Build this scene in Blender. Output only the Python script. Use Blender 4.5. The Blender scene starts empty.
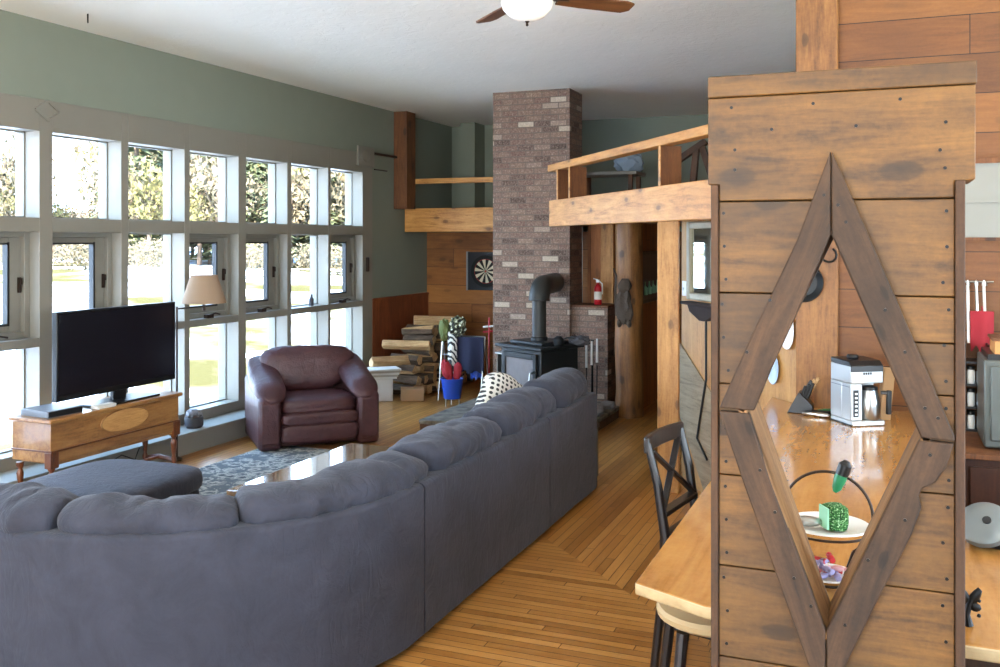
import bpy, bmesh, math, random
from mathutils import Vector, Matrix, noise
random.seed(7)
C = bpy.context.scene.collection
PI = math.pi
# ------------------------------------------------------------------ camera model
F = 955.0; PSI = math.atan(387/955.0); HOR = 240.0; CH = 1.95
SN, CS = math.sin(PSI), math.cos(PSI)
def ray(px):
    a = (px-500)/F
    return (-SN+CS*a, CS+SN*a)
def onX(px, X):            # room y where the sight line of column px meets the plane x = X
    d = ray(px); return X/d[0]*d[1]
def onY(px, Y):
    d = ray(px); return Y/d[1]*d[0]
# ------------------------------------------------------------------ materials
def lin(c):
    c = c/255.0
    return c/12.92 if c <= .04045 else ((c+.055)/1.055)**2.4
def col(r, g, b): return (lin(r), lin(g), lin(b), 1)
MATS = {}
class NT:
    def __init__(s, name):
        m = bpy.data.materials.new(name); m.use_nodes = True
        s.m = m; s.t = m.node_tree; s.n = s.t.nodes; s.l = s.t.links
        s.b = s.n['Principled BSDF']; s.out = s.n['Material Output']
        MATS[name] = m
    def new(s, typ, **kw):
        n = s.n.new(typ)
        for k, v in kw.items(): setattr(n, k, v)
        return n
    def link(s, a, b): s.l.new(a, b)
    def math(s, op, a, b=None, clamp=False):
        n = s.new('ShaderNodeMath', operation=op); n.use_clamp = clamp
        for i, v in enumerate((a, b)):
            if v is None: continue
            if isinstance(v, (int, float)): n.inputs[i].default_value = v
            else: s.link(v, n.inputs[i])
        return n.outputs[0]
    def coords(s, scale=(1,1,1), loc=(0,0,0), kind='Object'):
        tc = s.new('ShaderNodeTexCoord'); mp = s.new('ShaderNodeMapping')
        s.link(tc.outputs[kind], mp.inputs[0])
        mp.inputs['Scale'].default_value = scale; mp.inputs['Location'].default_value = loc
        return mp.outputs[0]
    def noise(s, vec, scale, detail=4, rough=.55, dist=0):
        n = s.new('ShaderNodeTexNoise'); s.link(vec, n.inputs['Vector'])
        n.inputs['Scale'].default_value = scale; n.inputs['Detail'].default_value = detail
        n.inputs['Roughness'].default_value = rough; n.inputs['Distortion'].default_value = dist
        return n.outputs[0]
    def ramp(s, fac, stops, interp='LINEAR'):
        r = s.new('ShaderNodeValToRGB'); s.link(fac, r.inputs[0]); r.color_ramp.interpolation = interp
        e = r.color_ramp.elements
        while len(e) > 1: e.remove(e[-1])
        e[0].position = stops[0][0]; e[0].color = stops[0][1]
        for p, c in stops[1:]:
            x = e.new(p); x.color = c
        return r.outputs[0]
    def mix(s, fac, a, b, mode='MIX'):
        n = s.new('ShaderNodeMix', data_type='RGBA', blend_type=mode)
        if isinstance(fac, (int, float)): n.inputs[0].default_value = fac
        else: s.link(fac, n.inputs[0])
        for i, v in ((6, a), (7, b)):
            if isinstance(v, tuple): n.inputs[i].default_value = v
            else: s.link(v, n.inputs[i])
        return n.outputs[2]
    def bump(s, h, strength=.3, dist=.01):
        n = s.new('ShaderNodeBump'); s.link(h, n.inputs['Height'])
        n.inputs['Strength'].default_value = strength; n.inputs['Distance'].default_value = dist
        s.link(n.outputs[0], s.b.inputs['Normal'])
    def base(s, c):
        if isinstance(c, tuple): s.b.inputs['Base Color'].default_value = c
        else: s.link(c, s.b.inputs['Base Color'])
    def rough(s, v): s.b.inputs['Roughness'].default_value = v
    def cells(s, u, v, w, h, shift=.5, gap=.004):
        """row/column cells: returns (random per cell, 1 inside / 0 in the gap)"""
        vr = s.math('DIVIDE', v, h); row = s.math('FLOOR', vr)
        off = s.math('MULTIPLY', row, shift)
        ur = s.math('ADD', s.math('DIVIDE', u, w), off); cl = s.math('FLOOR', ur)
        cb = s.new('ShaderNodeCombineXYZ'); s.link(row, cb.inputs[0]); s.link(cl, cb.inputs[1])
        wn = s.new('ShaderNodeTexWhiteNoise', noise_dimensions='2D'); s.link(cb.outputs[0], wn.inputs['Vector'])
        fv = s.math('FRACT', vr); fu = s.math('FRACT', ur)
        gv = s.math('MULTIPLY', s.math('GREATER_THAN', fv, gap/h), s.math('LESS_THAN', fv, 1-gap/h))
        gu = s.math('MULTIPLY', s.math('GREATER_THAN', fu, gap/w), s.math('LESS_THAN', fu, 1-gap/w))
        return wn.outputs['Value'], s.math('MULTIPLY', gv, gu), cb.outputs[0]

def plain(name, c, rough=.6, metal=0, bump=0, bscale=60, coat=0, var=0):
    t = NT(name); t.rough(rough); t.b.inputs['Metallic'].default_value = metal
    t.b.inputs['Coat Weight'].default_value = coat
    v = t.coords()
    if var:
        n = t.noise(v, 6, 3)
        t.base(t.mix(n, tuple(x*(1-var) for x in c[:3])+(1,), tuple(min(1, x*(1+var)) for x in c[:3])+(1,)))
    else: t.base(c)
    if bump: t.bump(t.noise(v, bscale, 3), bump, .01)
    return t.m

def wood(name, light, mid, dark, axis='X', scale=1.0, seam=.18, rough=.5, knots=True, planks=None, coat=0, rnd=.25, kscale=3.2, blotch=.5, kw=.17):
    """grain runs along axis; planks=(across axis, width, board length)"""
    t = NT(name); t.rough(rough); t.b.inputs['Coat Weight'].default_value = coat
    st = {'X': (.12, 1, 1), 'Y': (1, .12, 1), 'Z': (1, 1, .12)}[axis]
    tc = t.new('ShaderNodeTexCoord'); sep = t.new('ShaderNodeSeparateXYZ'); t.link(tc.outputs['Object'], sep.inputs[0])
    vec = tc.outputs['Object']
    oi = t.new('ShaderNodeObjectInfo')
    add = t.new('ShaderNodeVectorMath', operation='ADD'); t.link(vec, add.inputs[0])
    cmb = t.new('ShaderNodeCombineXYZ')
    for i in range(3): t.link(t.math('MULTIPLY', oi.outputs['Random'], 17.0+9*i), cmb.inputs[i])
    t.link(cmb.outputs[0], add.inputs[1]); vec = add.outputs[0]
    cellv = None; gapm = None
    if planks:
        ac, w, L = planks
        v = sep.outputs[ac]
        u = sep.outputs[axis]
        cellv, gapm, cid = t.cells(u, v, L, w, .37, .0025)
        a2 = t.new('ShaderNodeVectorMath', operation='MULTIPLY_ADD')
        t.link(cid, a2.inputs[0]); a2.inputs[1].default_value = (3.7, 5.3, 2.1); t.link(vec, a2.inputs[2])
        vec = a2.outputs[0]
    mp = t.new('ShaderNodeMapping'); t.link(vec, mp.inputs[0]); mp.inputs['Scale'].default_value = tuple(x*scale for x in st)
    g1 = t.noise(mp.outputs[0], 14, 6, .6, 1.2)
    g2 = t.noise(mp.outputs[0], 75, 3, .6, .3)
    g = t.math('ADD', t.math('MULTIPLY', g1, .7), t.math('MULTIPLY', g2, .3))
    g3 = t.noise(vec, 60*scale, 3, .7)
    g = t.math('ADD', g, t.math('MULTIPLY', t.math('SUBTRACT', g3, .5), .22))
    c = t.ramp(g, [(.30, dark), (.47, mid), (.66, light)])
    bl = t.noise(vec, 2.2*scale, 3, .5)
    c = t.mix(t.math('MULTIPLY', t.ramp(bl, [(.42, (0,0,0,1)), (.68, (1,1,1,1))]), blotch), c, dark)
    if knots:
        s2 = t.new('ShaderNodeSeparateXYZ'); t.link(vec, s2.inputs[0]); c2 = t.new('ShaderNodeCombineXYZ')
        al, ac_ = {'X': (0, 2), 'Y': (1, 0), 'Z': (2, 0)}[axis]
        t.link(t.math('MULTIPLY', s2.outputs[al], .5), c2.inputs[0]); t.link(t.math('ADD', s2.outputs[ac_], t.math('MULTIPLY', s2.outputs[1 if ac_ != 1 and axis != 'Y' else 2], .9)), c2.inputs[1])
        vo = t.new('ShaderNodeTexVoronoi', voronoi_dimensions='2D'); t.link(c2.outputs[0], vo.inputs['Vector']); vo.inputs['Scale'].default_value = kscale*scale
        kd = t.math('ADD', vo.outputs['Distance'], t.math('MULTIPLY', t.math('SUBTRACT', g1, .5), .12))
        k = t.ramp(kd, [(0, (1,1,1,1)), (kw*.45, (.8,.8,.8,1)), (kw*.6, (.25,.25,.25,1)), (kw*1.6, (0,0,0,1))])
        c = t.mix(t.math('MULTIPLY', k, .8), c, tuple(x*.35 for x in dark[:3])+(1,))
    if cellv is not None:
        c = t.mix(rnd, c, t.ramp(cellv, [(0, dark), (.5, mid), (1, light)]))
        c = t.mix(gapm, tuple(x*seam for x in dark[:3])+(1,), c)
        t.bump(t.math('ADD', t.math('MULTIPLY', g, .15), gapm), .35, .004)
    else:
        t.bump(g, .05 if coat else .25, .004)
    t.base(c)
    return t.m

def brick(name, w, h, stops, mortar, gap=.006):
    t = NT(name); t.rough(.92)
    tc = t.new('ShaderNodeTexCoord'); sep = t.new('ShaderNodeSeparateXYZ'); t.link(tc.outputs['Object'], sep.inputs[0])
    u = t.math('ADD', sep.outputs[0], sep.outputs[1])
    cv, gm, cid = t.cells(u, sep.outputs[2], w, h, .5, gap)
    c = t.ramp(cv, stops)
    n = t.noise(tc.outputs['Object'], 55, 5, .7)
    c = t.mix(.38, c, t.ramp(n, [(.38, col(62,44,38)), (.55, col(150,122,106)), (.68, col(205,188,172))]))
    t.base(t.mix(gm, mortar, c))
    t.bump(t.math('ADD', gm, t.math('MULTIPLY', n, .6)), .6, .008)
    return t.m

plain('wall_green', col(128,133,118), .85, bump=.05, var=.04)
t = NT('ceiling_paint'); t.rough(.9); v = t.coords(); t.base(t.mix(t.noise(v, 1.3, 2), col(234,230,218), col(243,239,228)))
t.bump(t.noise(v, 9, 5, .6, .8), .35, .02)
plain('casing_paint', col(132,126,114), .5, var=.05, bump=.03, bscale=8)
plain('sash_paint', col(130,125,114), .5)
plain('white_wall', col(140,140,133), .8, var=.04)
wood('grey_board', col(168,150,122), col(146,128,100), col(106,90,68), 'X', 1, .18, .7, True, kscale=2.5, kw=.08)
plain('black_rubber', col(20,20,21), .5)
wood('floor_far', col(194,144,80), col(170,118,56), col(124,78,34), 'Y', 1, .42, .3, False, ('X', .057, 1.3), rnd=.6, blotch=.35)
wood('floor_near', col(198,148,84), col(174,122,60), col(128,82,36), 'X', 1, .42, .3, False, ('Y', .057, 1.3), rnd=.6, blotch=.35)
wood('plank_wall', col(140,92,42), col(116,70,30), col(78,45,18), 'X', 1, .18, .55, True, ('Z', .235, 2.4), rnd=.5)
wood('plank_wall_dark', col(178,118,54), col(152,94,40), col(106,62,24), 'X', 1, .18, .6, True, ('Z', .26, 2.6), rnd=.45)
wood('wainscot', col(146,80,44), col(124,62,32), col(90,42,20), 'Z', 1, .18, .55, False)
wood('hall_wood', col(196,128,64), col(168,100,46), col(120,66,28), 'Z', 1, .18, .55, True, ('Y', .2, 3), rnd=.4)
wood('hall_wood_x', col(190,122,60), col(160,94,42), col(112,62,26), 'Z', 1, .18, .55, True, ('X', .16, 3), rnd=.4)
wood('divider_plank', col(118,81,30), col(91,60,20), col(50,32,10), 'X', 1.0, .18, .6, True, kscale=4.0, kw=.17, blotch=.75)
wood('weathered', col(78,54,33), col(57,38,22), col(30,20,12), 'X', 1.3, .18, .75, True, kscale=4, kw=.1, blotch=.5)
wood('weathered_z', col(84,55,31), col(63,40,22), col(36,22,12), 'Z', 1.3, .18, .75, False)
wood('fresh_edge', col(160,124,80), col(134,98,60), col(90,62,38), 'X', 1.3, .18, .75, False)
wood('pine', col(212,156,86), col(192,132,64), col(140,86,36), 'X', 1, .18, .5, True, kscale=3.5, kw=.13, blotch=.3)
wood('pine_z', col(198,148,84), col(176,124,64), col(130,84,40), 'Z', 1, .18, .5, True, kscale=3.5, kw=.12, blotch=.3)
wood('plywood', col(196,150,88), col(178,130,72), col(138,94,48), 'Z', .8, .18, .55, True, kscale=2.5, kw=.1, blotch=.3)
wood('dark_post', col(128,80,38), col(104,60,26), col(68,37,16), 'Z', 1, .18, .6, True, blotch=.4)
wood('log_wood', col(156,108,54), col(130,84,40), col(86,53,23), 'Z', 1, .18, .5, True, kscale=4, blotch=.4)
wood('counter_wood', col(208,160,100), col(196,146,88), col(172,120,68), 'X', .7, .18, .17, False, ('X', 9.0, 9.0), rnd=0, blotch=.15, coat=.3) if False else None
wood('counter_wood', col(184,134,72), col(168,118,60), col(144,96,44), 'Y', .6, .18, .2, False, blotch=.12, coat=.25)
wood('counter_edge', col(186,166,128), col(172,150,112), col(150,126,90), 'X', .6, .18, .4, False, blotch=.1)
wood('cedar', col(176,128,74), col(152,104,56), col(106,66,34), 'Y', .9, .18, .35, False, blotch=.35, coat=.2)
wood('cedar_light', col(206,158,98), col(190,138,80), col(150,102,56), 'Y', 2, .18, .35, False, blotch=.2)
wood('cedar_dark', col(130,74,36), col(104,54,26), col(66,32,16), 'Z', 1, .18, .3, False, coat=.3)
wood('table_wood', col(150,120,88), col(128,98,70), col(92,68,48), 'Y', .8, .18, .12, False, blotch=.2, coat=1)
wood('fan_wood', col(128,82,44), col(104,62,32), col(70,40,20), 'X', 1, .18, .4, False)
wood('bark', col(118,98,78), col(84,66,50), col(44,34,27), 'X', 2.2, .18, .95, False, blotch=.4)
wood('cut_wood', col(216,184,136), col(190,152,104), col(140,102,66), 'X', 2, .18, .85, False, blotch=.3)
wood('black_wood', col(40,32,30), col(28,23,22), col(16,13,12), 'Z', 1, .18, .35, False)
wood('hearth_edge', col(124,92,66), col(98,70,50), col(62,44,32), 'X', 1.4, .18, .85, False)
wood('dark_cabinet', col(72,40,24), col(58,30,18), col(38,19,12), 'Z', 1, .18, .4, False)
BR = [(0, col(58,50,46)), (.10, col(84,68,60)), (.2, col(132,108,94)), (.4, col(118,90,78)), (.6, col(146,122,106)), (.8, col(122,98,86)), (.93, col(134,108,96)), (.975, col(206,192,172)), (1, col(200,184,162))]
brick('brick', .20, .068, BR, col(112,98,88))
t = NT('slate'); t.rough(.8); v = t.coords(); n = t.noise(v, 9, 6); t.base(t.ramp(n, [(.35, col(72,68,62)), (.6, col(124,118,106))])); t.bump(n, .5, .02)
t = NT('microfibre'); t.rough(.95); v = t.coords()
n1 = t.ramp(t.noise(v, 4.2, 5, .65, .5), [(.3, (.1,.1,.1,1)), (.7, (.9,.9,.9,1))]); n2 = t.noise(v, 420, 2)
c = t.mix(t.math('ADD', t.math('MULTIPLY', n1, .8), t.math('MULTIPLY', n2, .2)), col(36,38,48), col(60,62,75))
t.base(c); t.b.inputs['Sheen Weight'].default_value = .12; t.b.inputs['Sheen Roughness'].default_value = .4
t.b.inputs['Sheen Tint'].default_value = (.8,.82,.9,1)
w1 = t.noise(v, 7, 4, .6, 1.2)
w2 = t.math('ABSOLUTE', t.math('SUBTRACT', t.noise(t.coords((1, 1, .45)), 9, 3, .5, 1.8), .5))
t.bump(t.math('ADD', t.math('ADD', t.math('MULTIPLY', w1, .6), t.math('MULTIPLY', t.math('MINIMUM', w2, .12), 1.2)), t.math('MULTIPLY', n2, .05)), .35, .03)
t = NT('leather'); t.rough(.42); v = t.coords(); n = t.noise(v, 9, 5, .6, .7)
t.base(t.mix(n, col(52,28,32), col(86,52,54))); t.bump(t.math('ADD', n, t.math('MULTIPLY', t.noise(v, 90, 2), .3)), .5, .02)
t = NT('rug_weave'); t.rough(1); v = t.coords()
vo = t.new('ShaderNodeTexVoronoi'); t.link(v, vo.inputs['Vector']); vo.inputs['Scale'].default_value = 8; vo.inputs['Randomness'].default_value = .8
n = t.noise(v, 14, 4, .6, 1.5)
t.base(t.ramp(t.math('ADD', t.math('MULTIPLY', vo.outputs['Distance'], .5), t.math('MULTIPLY', n, .7)), [(.40, col(66,74,84)), (.48, col(120,128,132)), (.56, col(186,188,182)), (.66, col(96,106,114))]))
t.bump(t.noise(v, 200, 2), .6, .01)
t = NT('iron'); t.rough(.45); t.base(col(34,36,38)); t.b.inputs['Metallic'].default_value = .4; t.bump(t.noise(t.coords(), 120, 2), .2, .003)
plain('pipe_iron', col(52,52,50), .5, .3)
plain('steel', col(176,178,176), .28, 1)
plain('brushed', col(150,152,150), .4, .9)
plain('tv_black', col(24,21,27), .14)
plain('tv_bezel', col(16,16,18), .35)
plain('device_grey', col(104,108,116), .4)
plain('white_gloss', col(226,226,222), .35)
plain('appliance_white', col(176,178,178), .35, .6)
plain('paper', col(216,214,206), .8)
plain('cardboard', col(176,140,100), .85)
plain('grey_paper', col(168,164,150), .85, var=.15)
plain('black_metal', col(18,17,17), .4, .5)
plain('bronze', col(52,38,30), .4, .6)
plain('lamp_fabric', col(150,124,100), .9, bump=.1, bscale=200)
plain('dark_stone', col(64,62,66), .7, var=.25)
plain('pale_stone', col(120,116,118), .8, var=.3, bump=.4, bscale=30)
plain('blue_plastic', col(32,70,168), .35)
plain('blue_plate', col(168,188,214), .3)
plain('red_cloth', col(150,28,40), .8, var=.2)
plain('red_paint', col(176,22,34), .3)
plain('navy_cloth', col(30,34,58), .95, var=.2)
plain('olive_cloth', col(96,106,62), .9, var=.3)
plain('green_plastic', col(40,130,84), .35)
plain('pale_green', col(150,206,170), .5)
plain('candy_red', col(196,50,56), .4)
plain('candy_pink', col(222,168,168), .4)
plain('candy_lilac', col(150,144,180), .35)
plain('orange_wood', col(196,136,78), .6)
plain('glaze_grey', col(108,116,118), .3, .3)
plain('oven_grey', col(92,96,92), .4, .4)
plain('matte_dark', col(34,20,16), .85)
plain('tan_seat', col(176,152,112), .6, var=.1)
plain('carving_dark', col(74,62,52), .8, var=.35, bump=.6, bscale=40)
plain('skylight', col(150,170,190), .2)
plain('poster_black', col(14,15,20), .35)
plain('mirror_glass', col(210,212,200), .03, 1)
plain('frame_silver', col(150,142,122), .45, .3, var=.3, bump=.3, bscale=60)
plain('shingle', col(120,84,64), .9)
plain('car_blue', col(70,92,120), .3)
t = NT('zebra'); t.rough(.9); v = t.coords()
wv = t.new('ShaderNodeTexWave', wave_type='BANDS', bands_direction='DIAGONAL'); t.link(v, wv.inputs[0]); wv.inputs['Scale'].default_value = 7; wv.inputs['Distortion'].default_value = 9; wv.inputs['Detail'].default_value = 2
t.base(t.ramp(wv.outputs['Fac'], [(.45, col(48,50,52)), (.55, col(214,212,204))]))
t = NT('lattice'); t.rough(.9); v = t.coords()
ws = []
for dr_ in ('X', 'Z'):
    wv = t.new('ShaderNodeTexWave', wave_type='BANDS', bands_direction=dr_); t.link(t.coords((1,1,1)), wv.inputs[0]); wv.inputs['Scale'].default_value = 8; wv.inputs['Distortion'].default_value = 3; ws.append(wv.outputs['Fac'])
t.base(t.ramp(t.math('MULTIPLY', ws[0], ws[1]), [(.30, col(214,212,204)), (.36, col(52,54,56))]))
t = NT('camo'); t.rough(.9); v = t.coords(); t.base(t.ramp(t.noise(v, 22, 2), [(.42, col(40,40,34)), (.5, col(110,112,80)), (.58, col(196,198,178))], 'CONSTANT'))
t = NT('green_tuft'); t.rough(.9); v = t.coords(); n = t.noise(v, 190, 2); t.base(t.ramp(n, [(.4, col(18,60,22)), (.55, col(58,128,52)), (.7, col(190,220,170))])); t.bump(n, 1, .01)
t = NT('snow'); t.rough(1); t.b.inputs['Specular IOR Level'].default_value = 0; v = t.coords(); n = t.noise(v, .16, 5, .6)
t.base(t.ramp(n, [(.40, col(74,68,42)), (.46, col(112,104,76)), (.50, col(222,228,238))]))
def leaf(name, a, b, s=2.2):
    t = NT(name); t.rough(.9); v = t.coords(); t.base(t.mix(t.noise(v, s, 4, .7), a, b)); return t.m
leaf('conifer', col(52,62,38), col(96,98,58)); leaf('bare_tree', col(84,72,54), col(120,108,80)); leaf('yellow_tree', col(92,84,46), col(126,116,66))
plain('trunk', col(96,80,66), .9)
# glass: thin pane, mostly clear with a faint reflection
t = NT('pane_glass'); t.n.remove(t.b)
tr = t.new('ShaderNodeBsdfTransparent'); gl = t.new('ShaderNodeBsdfGlossy'); gl.inputs['Roughness'].default_value = .02
lw_ = t.new('ShaderNodeLayerWeight'); lw_.inputs[0].default_value = .5; mx = t.new('ShaderNodeMixShader')
fac = t.math('ADD', t.math('MULTIPLY', t.math('POWER', lw_.outputs['Facing'], 5.0), .35), .03)
t.link(fac, mx.inputs[0]); t.link(tr.outputs[0], mx.inputs[1]); t.link(gl.outputs[0], mx.inputs[2]); t.link(mx.outputs[0], t.out.inputs[0])
t = NT('lamp_bowl'); t.rough(.25); t.base(col(236,232,222)); t.b.inputs['Emission Color'].default_value = (1,.93,.82,1); t.b.inputs['Emission Strength'].default_value = .15
# dartboard
t = NT('dart_face'); t.rough(.8)
tc = t.new('ShaderNodeTexCoord'); sp = t.new('ShaderNodeSeparateXYZ'); t.link(tc.outputs['Object'], sp.inputs[0])
an = t.math('ARCTAN2', sp.outputs[2], sp.outputs[0]); rr = t.math('SQRT', t.math('ADD', t.math('POWER', sp.outputs[0], 2), t.math('POWER', sp.outputs[2], 2)))
seg = t.math('MODULO', t.math('FLOOR', t.math('MULTIPLY', t.math('ADD', an, 10*PI), 10/PI)), 2.0)
c = t.mix(seg, col(22,22,22), col(214,206,180))
c = t.mix(t.math('MULTIPLY', t.math('GREATER_THAN', rr, .165), t.math('LESS_THAN', rr, .172)), c, col(150,40,36))
c = t.mix(t.math('GREATER_THAN', rr, .172), c, col(16,16,16))
c = t.mix(t.math('LESS_THAN', rr, .014), c, col(170,40,36)); t.base(c)
M = MATS
# ------------------------------------------------------------------ mesh helpers
def box(bm, lo, hi, rot=None, org=None, mi=0):
    vs = [bm.verts.new((x, y, z)) for z in (lo[2], hi[2]) for y in (lo[1], hi[1]) for x in (lo[0], hi[0])]
    fs = [(0,2,3,1), (4,5,7,6), (0,1,5,4), (2,6,7,3), (0,4,6,2), (1,3,7,5)]
    for f in fs: bm.faces.new([vs[i] for i in f]).material_index = mi
    if rot is not None: bmesh.ops.rotate(bm, cent=org or (0,0,0), matrix=rot, verts=vs)
    return vs
def cbox(bm, c, s, rot=None, mi=0):
    return box(bm, tuple(c[i]-s[i]/2 for i in range(3)), tuple(c[i]+s[i]/2 for i in range(3)), rot, c, mi)
def bar(bm, a, b, w, d, mi=0, up=(0,0,1)):
    a = Vector(a); b = Vector(b); z = (b-a).normalized(); u = Vector(up)
    if abs(z.dot(u)) > .98: u = Vector((1,0,0))
    x = z.cross(u).normalized(); y = z.cross(x)
    vs = []
    for p in (a, b):
        for sx, sy in ((-1,-1),(1,-1),(1,1),(-1,1)): vs.append(bm.verts.new(p+x*sx*w/2+y*sy*d/2))
    for f in ((3,2,1,0),(4,5,6,7),(0,1,5,4),(1,2,6,5),(2,3,7,6),(3,0,4,7)): bm.faces.new([vs[i] for i in f]).material_index = mi
    return vs
def tube(bm, pts, r, seg=10, caps=True, mi=0):
    pts = [Vector(p) for p in pts]; rs = r if isinstance(r, (list, tuple)) else [r]*len(pts)
    rings = []; px = None
    for i, p in enumerate(pts):
        d = (pts[min(i+1, len(pts)-1)]-pts[max(i-1, 0)]).normalized()
        if px is None:
            u = Vector((0,0,1)) if abs(d.z) < .9 else Vector((1,0,0)); x = d.cross(u).normalized()
        else: x = (px-d*px.dot(d)).normalized()
        px = x; y = d.cross(x)
        rings.append([bm.verts.new(p+(x*math.cos(2*PI*k/seg)+y*math.sin(2*PI*k/seg))*rs[i]) for k in range(seg)])
    for a, b in zip(rings, rings[1:]):
        for k in range(seg): bm.faces.new((a[k], a[(k+1)%seg], b[(k+1)%seg], b[k])).material_index = mi
    if caps:
        bm.faces.new(rings[0][::-1]).material_index = mi; bm.faces.new(rings[-1]).material_index = mi
def lathe(bm, prof, seg=24, c=(0,0,0), mi=0):
    rings = []
    for r, z in prof:
        if r < 1e-5: rings.append([bm.verts.new((c[0], c[1], c[2]+z))])
        else: rings.append([bm.verts.new((c[0]+r*math.cos(2*PI*k/seg), c[1]+r*math.sin(2*PI*k/seg), c[2]+z)) for k in range(seg)])
    for a, b in zip(rings, rings[1:]):
        for k in range(seg):
            k2 = (k+1)%seg
            if len(a) == 1 and len(b) == 1: continue
            if len(a) == 1: f = (a[0], b[k2], b[k])
            elif len(b) == 1: f = (a[k], a[k2], b[0])
            else: f = (a[k], a[k2], b[k2], b[k])
            bm.faces.new(f).material_index = mi
    for rg, rev in ((rings[0], True), (rings[-1], False)):
        if len(rg) > 1: bm.faces.new(rg[::-1] if rev else rg).material_index = mi
def prism(bm, poly, fn, d0, d1, mi=0):
    """poly 2-D points; fn(u, v, d) -> xyz"""
    a = [bm.verts.new(fn(u, v, d0)) for u, v in poly]; b = [bm.verts.new(fn(u, v, d1)) for u, v in poly]
    bm.faces.new(a).material_index = mi; bm.faces.new(b[::-1]).material_index = mi
    n = len(poly)
    for i in range(n): bm.faces.new((a[i], b[i], b[(i+1)%n], a[(i+1)%n])).material_index = mi
XZ = lambda u, v, d: (u, d, v)
YZ = lambda u, v, d: (d, u, v)
XY = lambda u, v, d: (u, v, d)
def blob(bm, c, s, sub=3, p=2.0, amp=0, freq=3, rot=None, seed=0, mi=0):
    """superellipsoid (p>2 is boxier) with noise wrinkles"""
    r = bmesh.ops.create_icosphere(bm, subdivisions=sub, radius=1)
    for v in r['verts']:
        n = v.co.normalized()
        k = (abs(n.x)**p+abs(n.y)**p+abs(n.z)**p)**(-1/p)
        q = n*k
        if amp: q *= 1+amp*noise.noise(q*freq+Vector((seed*3.1, seed*1.7, seed)))
        v.co = Vector((q.x*s[0]/2, q.y*s[1]/2, q.z*s[2]/2))
    if rot is not None: bmesh.ops.rotate(bm, cent=(0,0,0), matrix=rot, verts=r['verts'])
    bmesh.ops.translate(bm, vec=c, verts=r['verts'])
    if mi:
        for v in r['verts']:
            for f in v.link_faces: f.material_index = mi
def RZ(a): return Matrix.Rotation(a, 3, 'Z')
def RX(a): return Matrix.Rotation(a, 3, 'X')
def RY(a): return Matrix.Rotation(a, 3, 'Y')
def B(f=None, *a, **k):
    bm = bmesh.new()
    if f: f(bm, *a, **k)
    return bm
def obj(name, bm, mat, parent=None, loc=None, rot=None, smooth=True, bevel=0, ang=35):
    bmesh.ops.recalc_face_normals(bm, faces=bm.faces)
    me = bpy.data.meshes.new(name); bm.to_mesh(me); bm.free()
    for m in (mat if isinstance(mat, (list, tuple)) else [mat]): me.materials.append(M[m])
    if smooth:
        for p in me.polygons: p.use_smooth = True
        me.set_sharp_from_angle(angle=math.radians(ang))
    o = bpy.data.objects.new(name, me); C.objects.link(o)
    if parent: o.parent = parent
    if loc: o.location = loc
    if rot: o.rotation_euler = rot
    if bevel:
        b = o.modifiers.new('bevel', 'BEVEL'); b.width = bevel; b.segments = 2; b.limit_method = 'ANGLE'; b.angle_limit = math.radians(40)
    return o
def tag(o, label, cat, group=None, kind=None):
    o['label'] = label; o['category'] = cat
    if group: o['group'] = group
    if kind: o['kind'] = kind
    return o
def thing(name, label, cat, loc=(0,0,0), rz=0, group=None):
    o = bpy.data.objects.new(name, None); C.objects.link(o); o.empty_display_size = .1
    o.location = loc; o.rotation_euler = (0,0,rz)
    return tag(o, label, cat, group)
def struct(name, bm, mat, parent=None, **k):
    o = obj(name, bm, mat, parent, **k)
    if not parent: o['kind'] = 'structure'
    return o
def copy_tree(o, parent=None):
    c = o.copy(); C.objects.link(c); c.parent = parent
    for ch in list(o.children): copy_tree(ch, c)
    return c
# ================================================================== ROOM SHELL
H = 3.69; XW = -6.2; YB = 13.33; YL = 12.47; XR = 3.2; YN = -3.2; YE = 6.3
# floor: two directions of strip flooring mitred along x + y = 3.83
bm = bmesh.new()
def fl(pts, mi):
    bm.faces.new([bm.verts.new((x, y, 0)) for x, y in pts]).material_index = mi
    bm.faces.new([bm.verts.new((x, y, -.12)) for x, y in pts][::-1]).material_index = mi
fl([(XW, YN), (-2.4, YN), (-2.4, 6.23), (-2.4, YB), (XW, YB)], 0)
fl([(-2.4, 6.23), (XR, .63), (XR, YB), (-2.4, YB)], 0)
fl([(-2.4, YN), (XR, YN), (XR, .63), (-2.4, 6.23)], 1)
struct('floor', bm, ['floor_far', 'floor_near'], smooth=False)
struct('ceiling', B(box, (XW-.3, YN-.2, H), (XR+.2, YB+.2, H+.25)), 'ceiling_paint')
# window grid
BAYS = [(1.6, 2.34), (2.42, 3.16), (3.24, 3.98), (4.06, 4.79), (4.87, 5.604), (5.732, 6.47), (6.554, 7.279), (7.352, 8.093), (8.217, 8.956), (9.034, 9.796), (9.85, 10.60)]  # bays left of the view are added to let in more light
ROWS = [(2.126, 2.81), (1.18, 2.013), (.30, 1.11)]
Y0C, Y1C = 1.45, 10.85
XO = XW-.24
bm = bmesh.new()
edges = [Y0C]+[y for b in BAYS for y in b]+[Y1C]
for i in range(0, len(edges), 2): box(bm, (XO, edges[i], 0.2), (XW+.02, edges[i+1], 3.06))
zs = [.2, ROWS[2][0], ROWS[2][1], ROWS[1][0], ROWS[1][1], ROWS[0][0], ROWS[0][1], 3.06]
for y0, y1 in BAYS:
    for k in range(0, 8, 2): box(bm, (XO, y0, zs[k]), (XW+.02, y1, zs[k+1]))
struct('trim_1', bm, 'casing_paint', bevel=.004)
bm = bmesh.new()
box(bm, (XW-.3, YN, 0), (XW, Y0C, H)); box(bm, (XW-.3, Y1C, 0), (XW, YB, H))
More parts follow.
